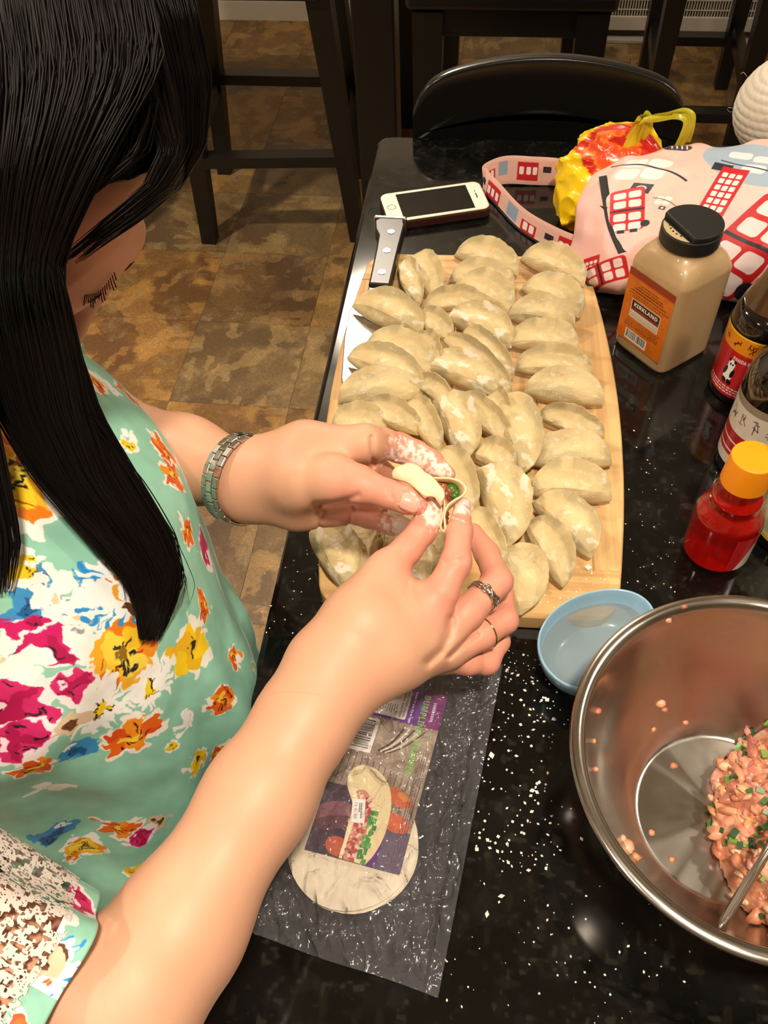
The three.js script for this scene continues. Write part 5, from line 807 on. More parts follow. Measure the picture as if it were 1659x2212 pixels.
// ------------------------------------------------------------------ blouse
const secs = [[0.72, -0.345, 0.172, 0.15, -0.29], [0.87, -0.335, 0.1704, 0.1286, -0.2989], [0.92, -0.33, 0.1672, 0.1249, -0.301], [0.97, -0.335, 0.1579, 0.1337, -0.3026], [1.02, -0.342, 0.1548, 0.1476, -0.3124], [1.07, -0.352, 0.1517, 0.1568, -0.3239], [1.12, -0.362, 0.1324, 0.1511, -0.3197], [1.165, -0.375, 0.1124, 0.1425, -0.3193], [1.2, -0.385, 0.0947, 0.1319, -0.3226], [1.235, -0.395, 0.0795, 0.1189, -0.3287], [1.262, -0.4, 0.0661, 0.1038, -0.3362], [1.278, -0.402, 0.0535, 0.0876, -0.3439]];
const secAt = y => { let i = 0; while (i < secs.length - 2 && secs[i + 1][0] < y) i++; const a = secs[i], b = secs[i + 1], t = clamp((y - a[0]) / (b[0] - a[0])); const p = secs[Math.max(0, i - 1)], q = secs[Math.min(secs.length - 1, i + 2)]; const h = (k) => { const m0 = (b[k] - p[k]) / (b[0] - p[0] || 1) * (b[0] - a[0]), m1 = (q[k] - a[k]) / (q[0] - a[0] || 1) * (b[0] - a[0]), t2 = t * t, t3 = t2 * t; return (2 * t3 - 3 * t2 + 1) * a[k] + (t3 - 2 * t2 + t) * m0 + (-2 * t3 + 3 * t2) * b[k] + (t3 - t2) * m1; }; return [h(1), h(2), h(3), h(4)]; };
function torsoPoint(u, v) {
  const y = mix(0.72, 1.278, v), ang = u * Math.PI * 2, [cx, a, b, TZ] = secAt(y), c = Math.cos(ang), s = Math.sin(ang);
  const e = 1, X0 = Math.sign(c) * Math.pow(Math.abs(c), e), Z0 = Math.sign(s) * Math.pow(Math.abs(s), e);
  // bust and hanging folds
  const bust = 0.004 * Math.exp(-(((y - 1.09) / 0.055) ** 2)) * (Math.exp(-(((s - 0.45) / 0.3) ** 2)) + Math.exp(-(((s + 0.45) / 0.3) ** 2))) * (c > 0 ? 1 : 0);
  const low = step(1.06, 0.86, y), fold = (0.004 * Math.sin(ang * 9 + 1.2 + y * 6) + 0.003 * Math.sin(ang * 17 + y * 11)) * low + 0.006 * (fbm3(c * 2 + 4, y * 12, s * 2, 3) - 0.5) * 2;
  const win = step(0.35, 0.75, ang) * step(2.0, 1.5, ang) * step(0.98, 1.04, y) * step(1.2, 1.14, y), gather = 0.007 * Math.pow(Math.abs(Math.sin(ang * 3.2 + y * 26)), 3) * win;
  const p = V(cx + (a + fold + bust + gather) * X0, y, TZ + (b + fold + gather) * Z0); p.u = u; p.w = v; return p;
}
const torsoGeo = sheet(180, 110, torsoPoint, 0, true); torsoGeo.index.array.reverse(); torsoGeo.computeVertexNormals();
{ const n = torsoGeo.attributes.normal; for (let j = 0; j <= 110; j++) { const a = j * 181, b = a + 180, v = V(n.getX(a) + n.getX(b), n.getY(a) + n.getY(b), n.getZ(a) + n.getZ(b)).normalize(); n.setXYZ(a, v.x, v.y, v.z); n.setXYZ(b, v.x, v.y, v.z); } }
const torsoMesh0 = new THREE.Mesh(torsoGeo, new THREE.MeshBasicMaterial({ side: THREE.DoubleSide })); torsoMesh0.updateMatrixWorld();
const caster = new THREE.Raycaster();
const castTorso = (px, py) => { caster.set(EYE, ray(px, py).normalize()); const h = caster.intersectObject(torsoMesh0, false); return h.length ? h[0] : null; };
const depthOf = p => p.clone().sub(EYE).dot(FWD);
// sleeve of the near arm
const slA = shR.clone().lerp(elR, -0.12), slB = shR.clone().lerp(elR, 0.82), slDir = slB.clone().sub(slA).normalize(), slN = V(0, 1, 0).addScaledVector(slDir, -slDir.y).normalize(), slM = slDir.clone().cross(slN);
function sleevePoint(u, v, off = 0) {
  const a = u * Math.PI * 2, r = (mix(0.062, 0.048, Math.min(1, v * 1.2)) + 0.002 * step(0.7, 1, v)) * (v < 0.16 ? Math.sqrt(clamp(1 - ((0.16 - v) / 0.16) ** 2)) : 1) + 0.004 * Math.sin(a * 6 + 2 + v * 3) * v + 0.004 * (fbm2(u * 9, v * 5, 3) - 0.5) + off;
  const p = slA.clone().lerp(slB, v).addScaledVector(slN, r * Math.cos(a)).addScaledVector(slM, r * Math.sin(a)); p.u = u; p.w = v; return p;
}
// flowers: kind, pixel, size in metres, turn
const FL = [['poppy', 268, 1415, 0.030, 0.2], ['yellow', 413, 1395, 0.024, 0.2], ['bud', 108, 1385, 0.02, 0.6], ['white', 180, 1330, 0.016, 0], ['blue', 258, 1278, 0.024, 0.4], ['bud', 62, 1340, 0.015, 0.9], ['bluebit', 75, 1290, 0.016, 0], ['white', 130, 1290, 0.014, 0], ['daisy', 213, 1530, 0.022, 0], ['orange', 285, 1590, 0.022, 0.3], ['yellow', 428, 1645, 0.014, 1], ['orange', 470, 1630, 0.011, 0.4], ['pink', 15, 1530, 0.024, 0], ['pink', 30, 1600, 0.02, 1], ['orange', 258, 1790, 0.017, 0.2], ['poppy', 180, 1830, 0.016, 0.9], ['orange', 195, 815, 0.016, 0.9], ['orange', 275, 852, 0.012, 0.9], ['white', 230, 830, 0.01, 0], ['orange', 355, 970, 0.013, 0], ['orange', 375, 1025, 0.013, 1], ['bluebit', 345, 925, 0.012, 0.6], ['white', 385, 1000, 0.012, 0], ['small', 285, 960, 0.01, 0], ['pink', 440, 1180, 0.012, 1], ['orange', 405, 1150, 0.012, 1.2], ['small', 50, 1230, 0.014, 0], ['poppy', 15, 1020, 0.03, 0.8], ['daisy', 330, 1480, 0.017, 0.3], ['white', 20, 1430, 0.018, 0], ['bluebit', 170, 1620, 0.014, 0.8], ['brown', 150, 1565, 0.012, 0], ['orange', 442, 1310, 0.01, 1.3], ['orange', 482, 1510, 0.012, 1.3], ['pink', 165, 1480, 0.012, 0.3], ['small', 375, 1610, 0.01, 0], ['white', 400, 1560, 0.01, 0], ['brown', 345, 1775, 0.009, 0.8], ['orange', 70, 1660, 0.013, 0], ['bluebit', 120, 1800, 0.016, 0.3], ['orange', 505, 1420, 0.010, 1.3], ['yellow', 300, 1880, 0.012, 0.3], ['pink', 300, 1810, 0.010, 0.3], ['white', 110, 1700, 0.014, 0], ['small', 545, 1440, 0.01, 1]];
function flower(g, k, s) {
  const blob = (x, y, r, c) => { g.fillStyle = c; g.beginPath(); for (let i = 0; i <= 18; i++) { const a = i / 18 * Math.PI * 2, q = r * (0.8 + 0.4 * rnd()); g.lineTo(x + q * Math.cos(a), y + q * Math.sin(a)); } g.fill(); };
  const petals = (n, r, l, w, c, j = 0.2) => { for (let i = 0; i < n; i++) { g.save(); g.rotate(i / n * Math.PI * 2 + rnd() * j); g.fillStyle = Array.isArray(c) ? c[i % c.length] : c; g.beginPath(); g.ellipse(r, 0, l * (0.85 + 0.3 * rnd()), w * (0.85 + 0.3 * rnd()), 0, 0, 7); g.fill(); g.restore(); } };
  const ticks = (n, r, c = '#1e1a24') => { g.strokeStyle = c; g.lineWidth = s * 0.05; for (let i = 0; i < n; i++) { const a = rnd() * 7, q = r * (0.3 + 0.7 * rnd()); g.beginPath(); g.moveTo(q * Math.cos(a), q * Math.sin(a)); g.lineTo((q + s * 0.14) * Math.cos(a + 0.3), (q + s * 0.14) * Math.sin(a + 0.3)); g.stroke(); } };
  if (k === 'poppy') { petals(7, s * 0.55, s * 0.55, s * 0.4, '#eef2ea', 0.5); petals(5, s * 0.45, s * 0.5, s * 0.4, ['#e07a1c', '#f0b12a', '#e8901e']); petals(4, s * 0.3, s * 0.36, s * 0.3, ['#f4c72c', '#efd84a']); blob(0, 0, s * 0.16, '#8d6a1c'); ticks(14, s * 0.3); ticks(8, s * 0.8, '#b04a16'); }
  else if (k === 'yellow') { petals(8, s * 0.5, s * 0.5, s * 0.3, '#f0f2e6'); petals(6, s * 0.38, s * 0.45, s * 0.34, ['#f2cf1e', '#e9b81c']); blob(0, 0, s * 0.15, '#2a2622'); ticks(6, s * 0.25); }
  else if (k === 'bud') { blob(0, 0, s * 1.0, '#eef0ee'); blob(0, 0, s * 0.8, '#c81e66'); blob(-s * 0.2, -s * 0.2, s * 0.25, '#f3dfe6'); blob(s * 0.3, s * 0.3, s * 0.3, '#a8164e'); ticks(5, s * 0.8); }
  else if (k === 'white') { petals(5, s * 0.5, s * 0.55, s * 0.34, '#f1f3ef', 0.6); blob(0, 0, s * 0.15, '#d9cba8'); ticks(4, s * 0.5, '#8a8fa0'); }
  else if (k === 'blue') { petals(16, s * 0.62, s * 0.45, s * 0.12, '#2f8fd6'); petals(16, s * 0.5, s * 0.48, s * 0.13, '#eef3f4'); blob(s * 0.3, s * 0.4, s * 0.25, '#5a3a24'); blob(0, 0, s * 0.14, '#e7a23a'); ticks(6, s * 0.4, '#c9642a'); }
  else if (k === 'bluebit') { blob(0, 0, s * 0.9, '#3d8fc6'); blob(s * 0.3, s * 0.1, s * 0.4, '#1f5d94'); blob(-s * 0.4, -s * 0.3, s * 0.3, '#e9f0f2'); ticks(5, s * 0.6); }
  else if (k === 'daisy') { petals(16, s * 0.6, s * 0.48, s * 0.13, '#f2f4f1'); blob(0, 0, s * 0.28, '#f0cf1e'); ticks(12, s * 0.3); }
  else if (k === 'orange') { petals(7, s * 0.6, s * 0.5, s * 0.34, '#f3efe4', 0.6); petals(7, s * 0.45, s * 0.48, s * 0.28, ['#e2661a', '#ef9020', '#d9501a'], 0.6); blob(0, 0, s * 0.25, '#f2c936'); ticks(12, s * 0.5); }
  else if (k === 'pink') { blob(0, 0, s * 1.1, '#f2e9ec'); blob(0, 0, s * 0.85, '#cf2a6c'); petals(4, s * 0.4, s * 0.4, s * 0.18, '#b01450'); blob(s * 0.2, -s * 0.2, s * 0.2, '#f4dce6'); ticks(8, s * 0.7); }
  else if (k === 'brown') { blob(0, 0, s, '#d8c2a4'); blob(0, 0, s * 0.5, '#6a4426'); ticks(5, s * 0.4); }
  else { petals(5, s * 0.5, s * 0.4, s * 0.3, '#f0f2ec'); blob(0, 0, s * 0.45, '#eccb22'); ticks(5, s * 0.4); }
}
const mint = '#8fc9b4';
const PXM = 1900;          // texture pixels per metre of cloth
const torsoTex = canvasTex(2048, 1024, (g, W, H) => {
  g.fillStyle = mint; g.fillRect(0, 0, W, H);
  const put = (k, uu, vv, sz, rot) => { const y = mix(0.72, 1.278, vv), [, a, b] = secAt(y), per = Math.PI * (a + b); for (const o of [-1, 0, 1]) { g.save(); g.translate((uu + o) * W, (1 - vv) * H); g.scale(W / per / 1000, H / 0.558 / 1000); g.rotate(rot); flower(g, k, sz * 1000); g.restore(); } };
  const kinds = ['orange', 'white', 'small', 'bluebit', 'pink', 'yellow', 'daisy', 'bud']; const taken = [];
  for (const [k, px, py, sz, rot] of FL) { const h = castTorso(px, py); if (!h) continue; taken.push([h.uv.x, h.uv.y]); put(k, h.uv.x, h.uv.y, sz, rot); }
  for (let i = 0; i < 60; i++) { const u = rr(0.3, 0.8), v = rnd(); if (taken.some(t => Math.hypot((t[0] - u), (t[1] - v) * 0.5) < 0.05)) continue; taken.push([u, v]); put(kinds[i % 8], u, v, rr(0.01, 0.022), rr(0, 6)); }
  bleed(g, W, H, 34, 0.16);
});
torsoTex.wrapS = THREE.RepeatWrapping;
const cloth = t => phys(0xffffff, { map: t, roughness: 0.42, sheen: 0.35, sheenRoughness: 0.4, sheenColor: new THREE.Color(0.7, 0.8, 0.78) });
const blouse = mesh('blouse', torsoGeo, cloth(torsoTex), person); tag(blouse, 'mint green blouse printed with bright flowers');
const sleeveTex = canvasTex(1024, 768, (g, W, H) => { g.fillStyle = mint; g.fillRect(0, 0, W, H); const L = slA.distanceTo(slB), per = Math.PI * 2 * 0.062; [['blue', 0.30, 0.16, 0.022], ['orange', 0.22, 0.07, 0.018], ['poppy', 0.38, 0.3, 0.02], ['white', 0.2, 0.22, 0.016], ['pink', 0.45, 0.12, 0.018], ['daisy', 0.12, 0.4, 0.018], ['orange', 0.05, 0.2, 0.02], ['bluebit', 0.6, 0.3, 0.016], ['pink', 0.75, 0.5, 0.02], ['poppy', 0.9, 0.2, 0.024], ['yellow', 0.55, 0.6, 0.02], ['orange', 0.3, 0.7, 0.022], ['bud', 0.15, 0.75, 0.02], ['daisy', 0.85, 0.8, 0.02], ['brown', 0.33, 0.18, 0.012], ['blue', 0.97, 0.06, 0.02], ['brown', 0.96, 0.07, 0.01], ['orange', 0.08, 0.05, 0.018], ['white', 0.9, 0.1, 0.014], ['pink', 0.82, 0.06, 0.016]].forEach(([k, u, v, s], i) => { g.save(); g.translate(u * W, (1 - (1 - v)) * H); g.scale(W / per / 1000, H / L / 1000); g.rotate(i); flower(g, k, s * 1000); g.restore(); }); bleed(g, W, H, 26, 0.16); });
const sleeve = mesh('sleeve', sheet(72, 16, (u, v) => sleevePoint(u, mix(0.925, 1, v)), 0.0008, true), cloth(sleeveTex), blouse);
// lace panel laid over the outside of the sleeve: threads with open eyes between them
const laceTex = dataTex(512, 512, (u, v) => { const w = fbm2(u * 8, v * 8, 3, 8, 2) * 0.05, a = noise2((u + w) * 26, (v - w) * 20, 0, 3), b = noise2((u - w) * 60, v * 48, 0, 6), hole = a > 0.7 ? 0 : b > 0.76 ? 0 : 255; return [hole, hole, hole]; }, false);
const lacePanel = sheet(60, 50, (u, v) => { const p = sleevePoint(u, mix(0.0, 0.94, v), 0.0012); p.u = u * 6; p.w = v * 4.5; return p; }, 0, true);
mesh('lace_panel', lacePanel, phys([212, 204, 196], { roughness: 0.7, alphaMap: laceTex, transparent: true, alphaTest: 0.5, bumpMap: laceTex, bumpScale: 0.001 }), blouse);
// far sleeve
{ const a = shL.clone().lerp(elL, -0.1), b = shL.clone().lerp(elL, 0.7), d = b.clone().sub(a).normalize(), n = V(1, 0, 0).addScaledVector(d, -d.x).normalize(), m = d.clone().cross(n); mesh('sleeve', sheet(40, 16, (u, v) => { const q = u * Math.PI * 2, r = 0.06 * (v < 0.2 ? Math.sqrt(1 - ((0.2 - v) / 0.2) ** 2) : 1) + 0.004 * Math.sin(q * 6) * v; return a.clone().lerp(b, v).addScaledVector(n, r * Math.cos(q)).addScaledVector(m, r * Math.sin(q)); }, 0, true), cloth(sleeveTex), blouse); }
// trousers below the blouse, mostly hidden by the counter
{
  const den = std([44, 50, 66], { roughness: 0.8 });
  const fT = (() => { const parts = [ball(V(-0.37, 0.85, -0.34), 0.125, 0.13, 0.165), chain([{ p: V(-0.37, 0.82, -0.25), r: 0.085 }, { p: V(-0.36, 0.46, -0.24), r: 0.06 }, { p: V(-0.38, 0.09, -0.24), r: 0.045 }], 0.03), chain([{ p: V(-0.37, 0.82, -0.43), r: 0.085 }, { p: V(-0.36, 0.46, -0.44), r: 0.06 }, { p: V(-0.38, 0.09, -0.44), r: 0.045 }], 0.03)]; return (x, y, z) => { let d = 1; for (const f of parts) d = smin(d, f(x, y, z), 0.04); return Math.max(d, 0.07 - y); }; })();
  mesh('trousers', netSurface(fT, V(-0.55, 0.05, -0.56), V(-0.2, 1.0, -0.12), 0.009), den, person);
  for (const z of [-0.24, -0.44]) { const f = chain([{ p: V(-0.39, 0.042, z), r: 0.038 }, { p: V(-0.27, 0.032, z), r: 0.03 }], 0.02), up = cone(V(-0.38, 0.05, z), V(-0.38, 0.1, z), 0.04, 0.038); mesh('shoe', netSurface((x, y, zz) => Math.max(smin(f(x, y, zz), up(x, y, zz), 0.03), 0.002 - y), V(-0.48, -0.002, z - 0.06), V(-0.2, 0.15, z + 0.06), 0.005), std([34, 30, 30], { roughness: 0.6 }), person); }
}

// ------------------------------------------------------------------ hair
const capBase = ball(head(-0.014, 0.024, 0), 0.106, 0.110, 0.088, hq);
const capField = (x, y, z) => { const d = capBase(x, y, z), f = (x - HC.x) * hf.x + (y - HC.y) * hf.y + (z - HC.z) * hf.z, u = (x - HC.x) * hu.x + (y - HC.y) * hu.y, side = Math.abs(z - HC.z) / 0.08; return Math.max(d + 0.003 * (noise3(x * 30, y * 30, z * 60) - 0.5), (f - (0.014 + 0.5 * u - 0.012 * side)) * 0.85); };
const hairMat = phys([13, 9, 8], { roughness: 0.5, specularIntensity: 0.32 });
const hair = mesh('hair', netSurface(capField, V(-0.42, 1.16, -0.5), V(-0.12, 1.46, -0.27), 0.0045), hairMat, person); tag(hair, 'long loose black hair hanging over the shoulder');
const marchCap = (px, py) => { const d = ray(px, py); let k = 0.2; for (let i = 0; i < 60; i++) { const v = capBase(EYE.x + d.x * k, EYE.y + d.y * k, EYE.z + d.z * k); if (v < 0.0006) return k; k += v * 0.9; if (k > 0.7) return null; } return null; };
function lock(rows, count, thick, r0, wave = 6, own = 1, ragged = 0.34) {
  const list = [];
  for (let i = 0; i < count; i++) {
    const a = rnd(), dj = rnd() * thick, ph = rnd() * 6.3, end = 1 - ragged * Math.pow(rnd(), ragged > 0.5 ? 1.1 : 2.2), n = 22, pts = [], drift = (rnd() - 0.5) * 0.25;
    for (let k = 0; k <= n; k++) {
      const t = k / n * end, q = t * (rows.length - 1), j = Math.min(rows.length - 2, Math.floor(q)), s = q - j, A = rows[j], B = rows[j + 1], aa = clamp(a + drift * t + 0.03 * Math.sin(ph + t * 7), -0.06, 1.06);
      const px = mix(mix(A[0], A[2], aa), mix(B[0], B[2], aa), s) + wave * Math.sin(ph + t * 5) * t, py = mix(mix(A[1], A[3], aa), mix(B[1], B[3], aa), s); let d = mix(A[4], B[4], s);
      const c = marchCap(px, py); if (c !== null) d = own ? Math.min(d, c - 0.001) : c - 0.001; const h = castTorsoFast(px, py); if (h) d = Math.min(d, h - 0.004);
      pts.push(P(px, py, d - dj * (0.4 + 0.6 * Math.sin(Math.PI * clamp(t * 1.1)))));
    }
    const c = curve(pts), g = new THREE.TubeGeometry(c, 26, r0 * rr(0.6, 1.2), 4, false);
    { const p = g.attributes.position; for (let q = 0; q <= 26; q++) { const w = q / 26 > 0.75 ? mix(1, 0.25, (q / 26 - 0.75) / 0.25) : 1, o = c.getPointAt(q / 26); for (let m = 0; m <= 4; m++) { const id = q * 5 + m; p.setXYZ(id, mix(o.x, p.getX(id), w), mix(o.y, p.getY(id), w), mix(o.z, p.getZ(id), w)); } } }
    g.deleteAttribute('uv'); list.push(g);
  }
  return merge(list);
}
const torsoCache = {}; function castTorsoFast(px, py) { const gx = Math.floor(px / 24), gy = Math.floor(py / 24), at = (i, j) => { const k = i + ',' + j; if (!(k in torsoCache)) { const h = castTorso(i * 24, j * 24); torsoCache[k] = h ? depthOf(h.point) : null; } return torsoCache[k]; }; const a = at(gx, gy), b = at(gx + 1, gy), c = at(gx, gy + 1), d = at(gx + 1, gy + 1); if (a === null || b === null || c === null || d === null) return a ?? b ?? c ?? d; const u = px / 24 - gx, v = py / 24 - gy; return mix(mix(a, b, u), mix(c, d, u), v); }
mesh('hair_strands', lock([[-160, -60, 300, -110, 0.36], [-130, 190, 340, 130, 0.37], [-100, 420, 190, 410, 0.385], [-70, 620, 120, 570, 0.42], [-40, 780, 160, 755, 0.46], [0, 900, 190, 900, 0.485], [85, 1040, 232, 1030, 0.51], [182, 1150, 312, 1150, 0.54], [264, 1240, 356, 1240, 0.56], [302, 1310, 350, 1310, 0.57], [312, 1385, 324, 1378, 0.575]], 1250, 0.02, 0.0006, 12, 1, 0.45), hairMat, hair);
mesh('hair_strands', lock([[40, 420, 190, 410, 0.38], [60, 600, 122, 570, 0.42], [108, 780, 168, 755, 0.46], [158, 900, 215, 900, 0.485], [222, 1040, 290, 1030, 0.51], [298, 1160, 362, 1150, 0.54], [350, 1250, 390, 1240, 0.56], [346, 1325, 366, 1320, 0.57], [326, 1388, 336, 1380, 0.575]], 420, 0.014, 0.0006, 12), hairMat, hair);
mesh('hair_strands', lock([[140, -140, 400, -120, 0.37], [250, 40, 428, 40, 0.38], [300, 190, 452, 180, 0.40], [350, 320, 440, 315, 0.43], [315, 400, 388, 402, 0.45], [235, 468, 300, 474, 0.46], [165, 530, 215, 530, 0.465], [120, 565, 160, 572, 0.465]], 260, 0.006, 0.0005, 8, 1, 0.55), hairMat, hair);
mesh('hair_strands', lock([[-160, 60, 250, 40, 0.36], [-120, 250, 330, 220, 0.375], [-60, 380, 300, 330, 0.39], [20, 450, 240, 380, 0.4], [60, 520, 160, 450, 0.415], [70, 640, 115, 600, 0.43], [100, 760, 150, 740, 0.46], [140, 860, 190, 850, 0.48]], 380, 0.008, 0.0006), hairMat, hair);
mesh('hair_strands', lock([[-170, 200, -60, 200, 0.38], [-160, 600, -50, 620, 0.41], [-120, 900, -10, 900, 0.45], [-70, 1050, 20, 1060, 0.47], [-40, 1180, 40, 1170, 0.48], [-30, 1290, 25, 1280, 0.49]], 160, 0.01, 0.0009), hairMat, hair);
mesh('hair_strands', lock([[60, 850, 200, 900, 0.47], [120, 1010, 300, 1040, 0.51], [220, 1120, 372, 1160, 0.54], [285, 1230, 400, 1260, 0.56], [290, 1340, 385, 1330, 0.57]], 150, 0.012, 0.0004, 26, 1, 0.6), hairMat, hair);
// eyelashes and brow of the eye that shows
{
  const list = [], onFace = (px, py) => { const d = ray(px, py); let k = 0.3; for (let i = 0; i < 90; i++) { const v = fHead(EYE.x + d.x * k, EYE.y + d.y * k, EYE.z + d.z * k); if (v < 0.0003) return EYE.clone().addScaledVector(d, k); k += v * 0.8; if (k > 0.75) return null; } return null; };
  for (let i = 0; i < 16; i++) { const t = i / 15, o = onFace(mix(184, 246, t), mix(636, 588, t) + 14 * Math.sin(t * Math.PI)); if (!o) continue; const dn = RGT.clone().multiplyScalar(0.25 + 0.35 * (t - 0.5)).addScaledVector(UPV, -0.9).normalize(); list.push(tube([o.clone().addScaledVector(FWD, 0.0006), o.clone().addScaledVector(dn, 0.003).addScaledVector(FWD, -0.002), o.clone().addScaledVector(dn, 0.0065 + 0.002 * Math.sin(i * 5)).addScaledVector(FWD, -0.0035)], 0.0003, 5, 4)); }
  mesh('eyelashes', merge(list), hairMat, person);
  const b = []; for (let i = 0; i < 120; i++) { const t = rnd(), s = mix(0.012, 0.05, t) * (i % 2 ? 1 : -1), o = head(0.0925 - 0.018 * t * t, 0.026 + rr(-0.003, 0.003) - 0.006 * (t - 0.5) ** 2, s); b.push(tube([o, o.clone().addScaledVector(hr, i % 2 ? 0.005 : -0.005).addScaledVector(hu, 0.001)], 0.0003, 2, 3)); }
  mesh('eyebrow', merge(b), hairMat, person);
}

// ------------------------------------------------------------------ bracelet watch on the far wrist
{
  const ax = wrL.clone().sub(elL).normalize(), c = P(524, 1035, 0.662), n = FWD.clone().negate().addScaledVector(ax, FWD.dot(ax)).normalize(), m = ax.clone().cross(n);
  const t = thing('watch', 'silver metal link watch bracelet round the wrist of the hand holding the dumpling', 'watch', c);
  const steel = std([190, 186, 178], { metalness: 1, roughness: 0.24 }), bright = std([225, 222, 214], { metalness: 1, roughness: 0.12 });
  const R = 0.0335, N = 26, q = new THREE.Quaternion(), g1 = rbox(0.005, 0.0022, 2 * Math.PI * R / N - 0.0004, 0.0006), g2 = rbox(0.0056, 0.0028, 2 * Math.PI * R / N - 0.0006, 0.0008);
  for (let i = 0; i < N; i++) for (let k = -1; k <= 1; k++) {
    const a = (i + (k ? 0 : 0.5)) / N * Math.PI * 2, rad = n.clone().multiplyScalar(Math.cos(a)).addScaledVector(m, Math.sin(a)), tan = ax.clone().cross(rad);
    const l = mesh('link', k ? g1 : g2, k ? steel : bright, t); l.quaternion.setFromRotationMatrix(new THREE.Matrix4().makeBasis(ax, rad, tan)); l.position.copy(rad.multiplyScalar(R)).addScaledVector(ax, k * 0.0055);
  }
  mesh('watch_case', lathe([[0, 0.004], [0.0105, 0.004], [0.0118, 0.002], [0.0118, -0.002], [0, -0.002]], 36).applyQuaternion(new THREE.Quaternion().setFromUnitVectors(V(0, 1, 0), n.clone().negate())).translate(-n.x * R, -n.y * R, -n.z * R), bright, t);
}
// rings
function ringAt(a, b, k, r, tubeR, name, label, mat, deco) {
  const A = P(a[0], a[1], a[2]), B = P(b[0], b[1], b[2]), ax = B.clone().sub(A).normalize(), c = A.clone().lerp(B, k), q = new THREE.Quaternion().setFromUnitVectors(V(0, 0, 1), ax);
  const t = thing(name, label, 'ring', c); t.quaternion.copy(q); mesh('band', new THREE.TorusGeometry(r, tubeR, 10, 48), mat, t);
  if (deco) { const v = FWD.clone().negate().applyQuaternion(q.clone().invert()), a0 = Math.atan2(v.y, v.x) + deco.turn, pts = []; for (let i = 0; i < 48; i++) { const s = i / 48 * Math.PI * 2, w = Math.sin(s) * 0.0075, h = Math.sin(2 * s) * 0.0028, an = a0 + w / r; pts.push(V((r + 0.0008) * Math.cos(an), (r + 0.0008) * Math.sin(an), h)); } mesh('infinity_knot', tube(pts, 0.00085, 96, 6, true), mat, t); for (const s of [-1, 1]) mesh('band_edge', new THREE.TorusGeometry(r, tubeR * 0.8, 8, 48).translate(0, 0, s * 0.0022), mat, t); }
}
const silver = std([222, 220, 214], { metalness: 1, roughness: 0.12 }), gold = std([226, 196, 140], { metalness: 1, roughness: 0.15 });
ringAt([1010, 1322, 0.586], [1076, 1256, 0.601], 0.5, 0.0112, 0.0008, 'silver_ring', 'wide silver ring with an infinity knot on the middle finger', silver, { turn: 0.1 });
ringAt([1040, 1370, 0.598], [1090, 1340, 0.611], 0.12, 0.0113, 0.0007, 'gold_ring', 'thin pale gold ring on the ring finger', gold);

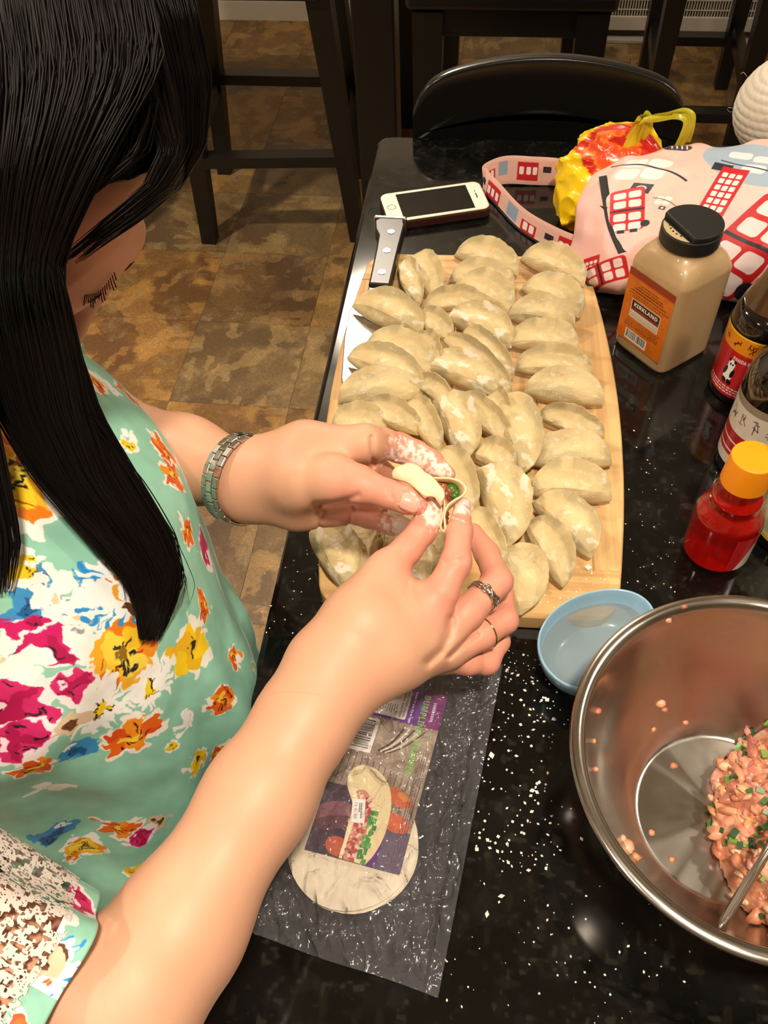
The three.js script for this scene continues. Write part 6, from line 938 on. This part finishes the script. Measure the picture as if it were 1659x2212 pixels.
// ------------------------------------------------------------------ the dumpling being folded
{
  const t = thing('open_dumpling', 'half folded dumpling held open in both hands with filling showing', 'dumpling');
  const za = (x, y, d) => P(740 + x / 5.184, 880 + y / 5.184, d);
  const dough = phys([232, 214, 172], { roughness: 0.55 });
  // rim of the open pocket, walked once round; the fold lies deeper
  const rim = [[960, 775, 0.598], [1080, 782, 0.6], [1210, 785, 0.602], [1330, 825, 0.602], [1398, 905, 0.6], [1365, 985, 0.596], [1270, 1040, 0.592], [1190, 1100, 0.59], [1152, 1190, 0.589], [1158, 1300, 0.589], [1162, 1370, 0.59], [1128, 1400, 0.591], [1085, 1350, 0.589], [1098, 1250, 0.587], [1128, 1140, 0.585], [1122, 1020, 0.584], [1085, 915, 0.586], [1020, 835, 0.592]].map(p => za(...p));
  const rc = curve(rim, true), deep = curve([[900, 800, 0.63], [1010, 840, 0.636], [1110, 880, 0.64], [1180, 930, 0.64], [1200, 980, 0.64], [1190, 1050, 0.636], [1170, 1130, 0.63], [1140, 1220, 0.622], [1135, 1300, 0.612], [1135, 1350, 0.606], [1128, 1370, 0.604], [1120, 1340, 0.606], [1118, 1250, 0.614], [1110, 1150, 0.622], [1090, 1060, 0.63], [1050, 980, 0.634], [990, 910, 0.634], [930, 850, 0.632]].map(p => za(...p)), true);
  mesh('wrapper', sheet(96, 14, (u, v) => { const a = rc.getPointAt(u), b = deep.getPointAt(u), k = Math.sin(v * Math.PI) * 0.003; const p = a.lerp(b, v); p.addScaledVector(UPV, -k * 0.4); return p; }, 0.0013, true), dough, t);
  // pinched, sealed lip turned towards the viewer
  const up = curve([[575, 765, 0.601], [615, 690, 0.599], [690, 665, 0.597], [745, 642, 0.595], [830, 672, 0.592], [905, 735, 0.59], [975, 785, 0.589], [1040, 850, 0.587], [1090, 915, 0.585], [1112, 960, 0.584]].map(p => za(...p))), lo = curve([[580, 775, 0.6], [650, 800, 0.594], [730, 830, 0.59], [800, 880, 0.586], [860, 940, 0.584], [930, 1000, 0.583], [985, 995, 0.583], [1040, 1005, 0.583], [1080, 1040, 0.583], [1122, 1090, 0.583]].map(p => za(...p)));
  mesh('sealed_lip', sheet(40, 10, (u, v) => { const p = up.getPoint(u).lerp(lo.getPoint(u), v); p.addScaledVector(FWD, -0.0028 * Math.sin(v * Math.PI) + 0.0008 * Math.sin(u * 26) * (1 - v)); return p; }, 0.0022), dough, t);
  mesh('inner_flap', sheet(10, 6, (u, v) => za(mix(505, 700, u), mix(1120, 1195, v) + 10 * u, 0.6).addScaledVector(FWD, 0.0), 0.0012), dough, t);
  const bits = [], cols = [[150, 84, 56], [170, 98, 66], [190, 120, 84], [132, 66, 46]]; const cc = [[1080, 850], [1120, 880], [1130, 930], [1160, 970], [1190, 940], [1140, 1000], [1110, 950], [1180, 1010], [1150, 1050], [1060, 830], [1130, 1100], [1125, 1180], [1125, 1260]];
  cc.forEach(([x, y], i) => { const g = lump(0.0042, i, 1, 0.9, 1), p = za(x, y, 0.612 - (i > 9 ? 0.012 : 0)); g.translate(p.x, p.y, p.z); const l = lin(...cols[i % 4]); colour(g, () => l); bits.push(g); });
  tag(mesh('filling', merge(bits), phys(0xffffff, { vertexColors: true, roughness: 0.35 }), t), null, null, null, 'stuff');
  const gr = []; for (const [x, y] of [[1235, 925], [1265, 955], [1250, 985], [1215, 905]]) { const g = lump(0.0032, x, 1.2, 0.8, 1), p = za(x, y, 0.611); g.translate(p.x, p.y, p.z); gr.push(g); } mesh('scallion', merge(gr), phys([70, 112, 36], { roughness: 0.35 }), t);
}

renderer.render(scene, camera);
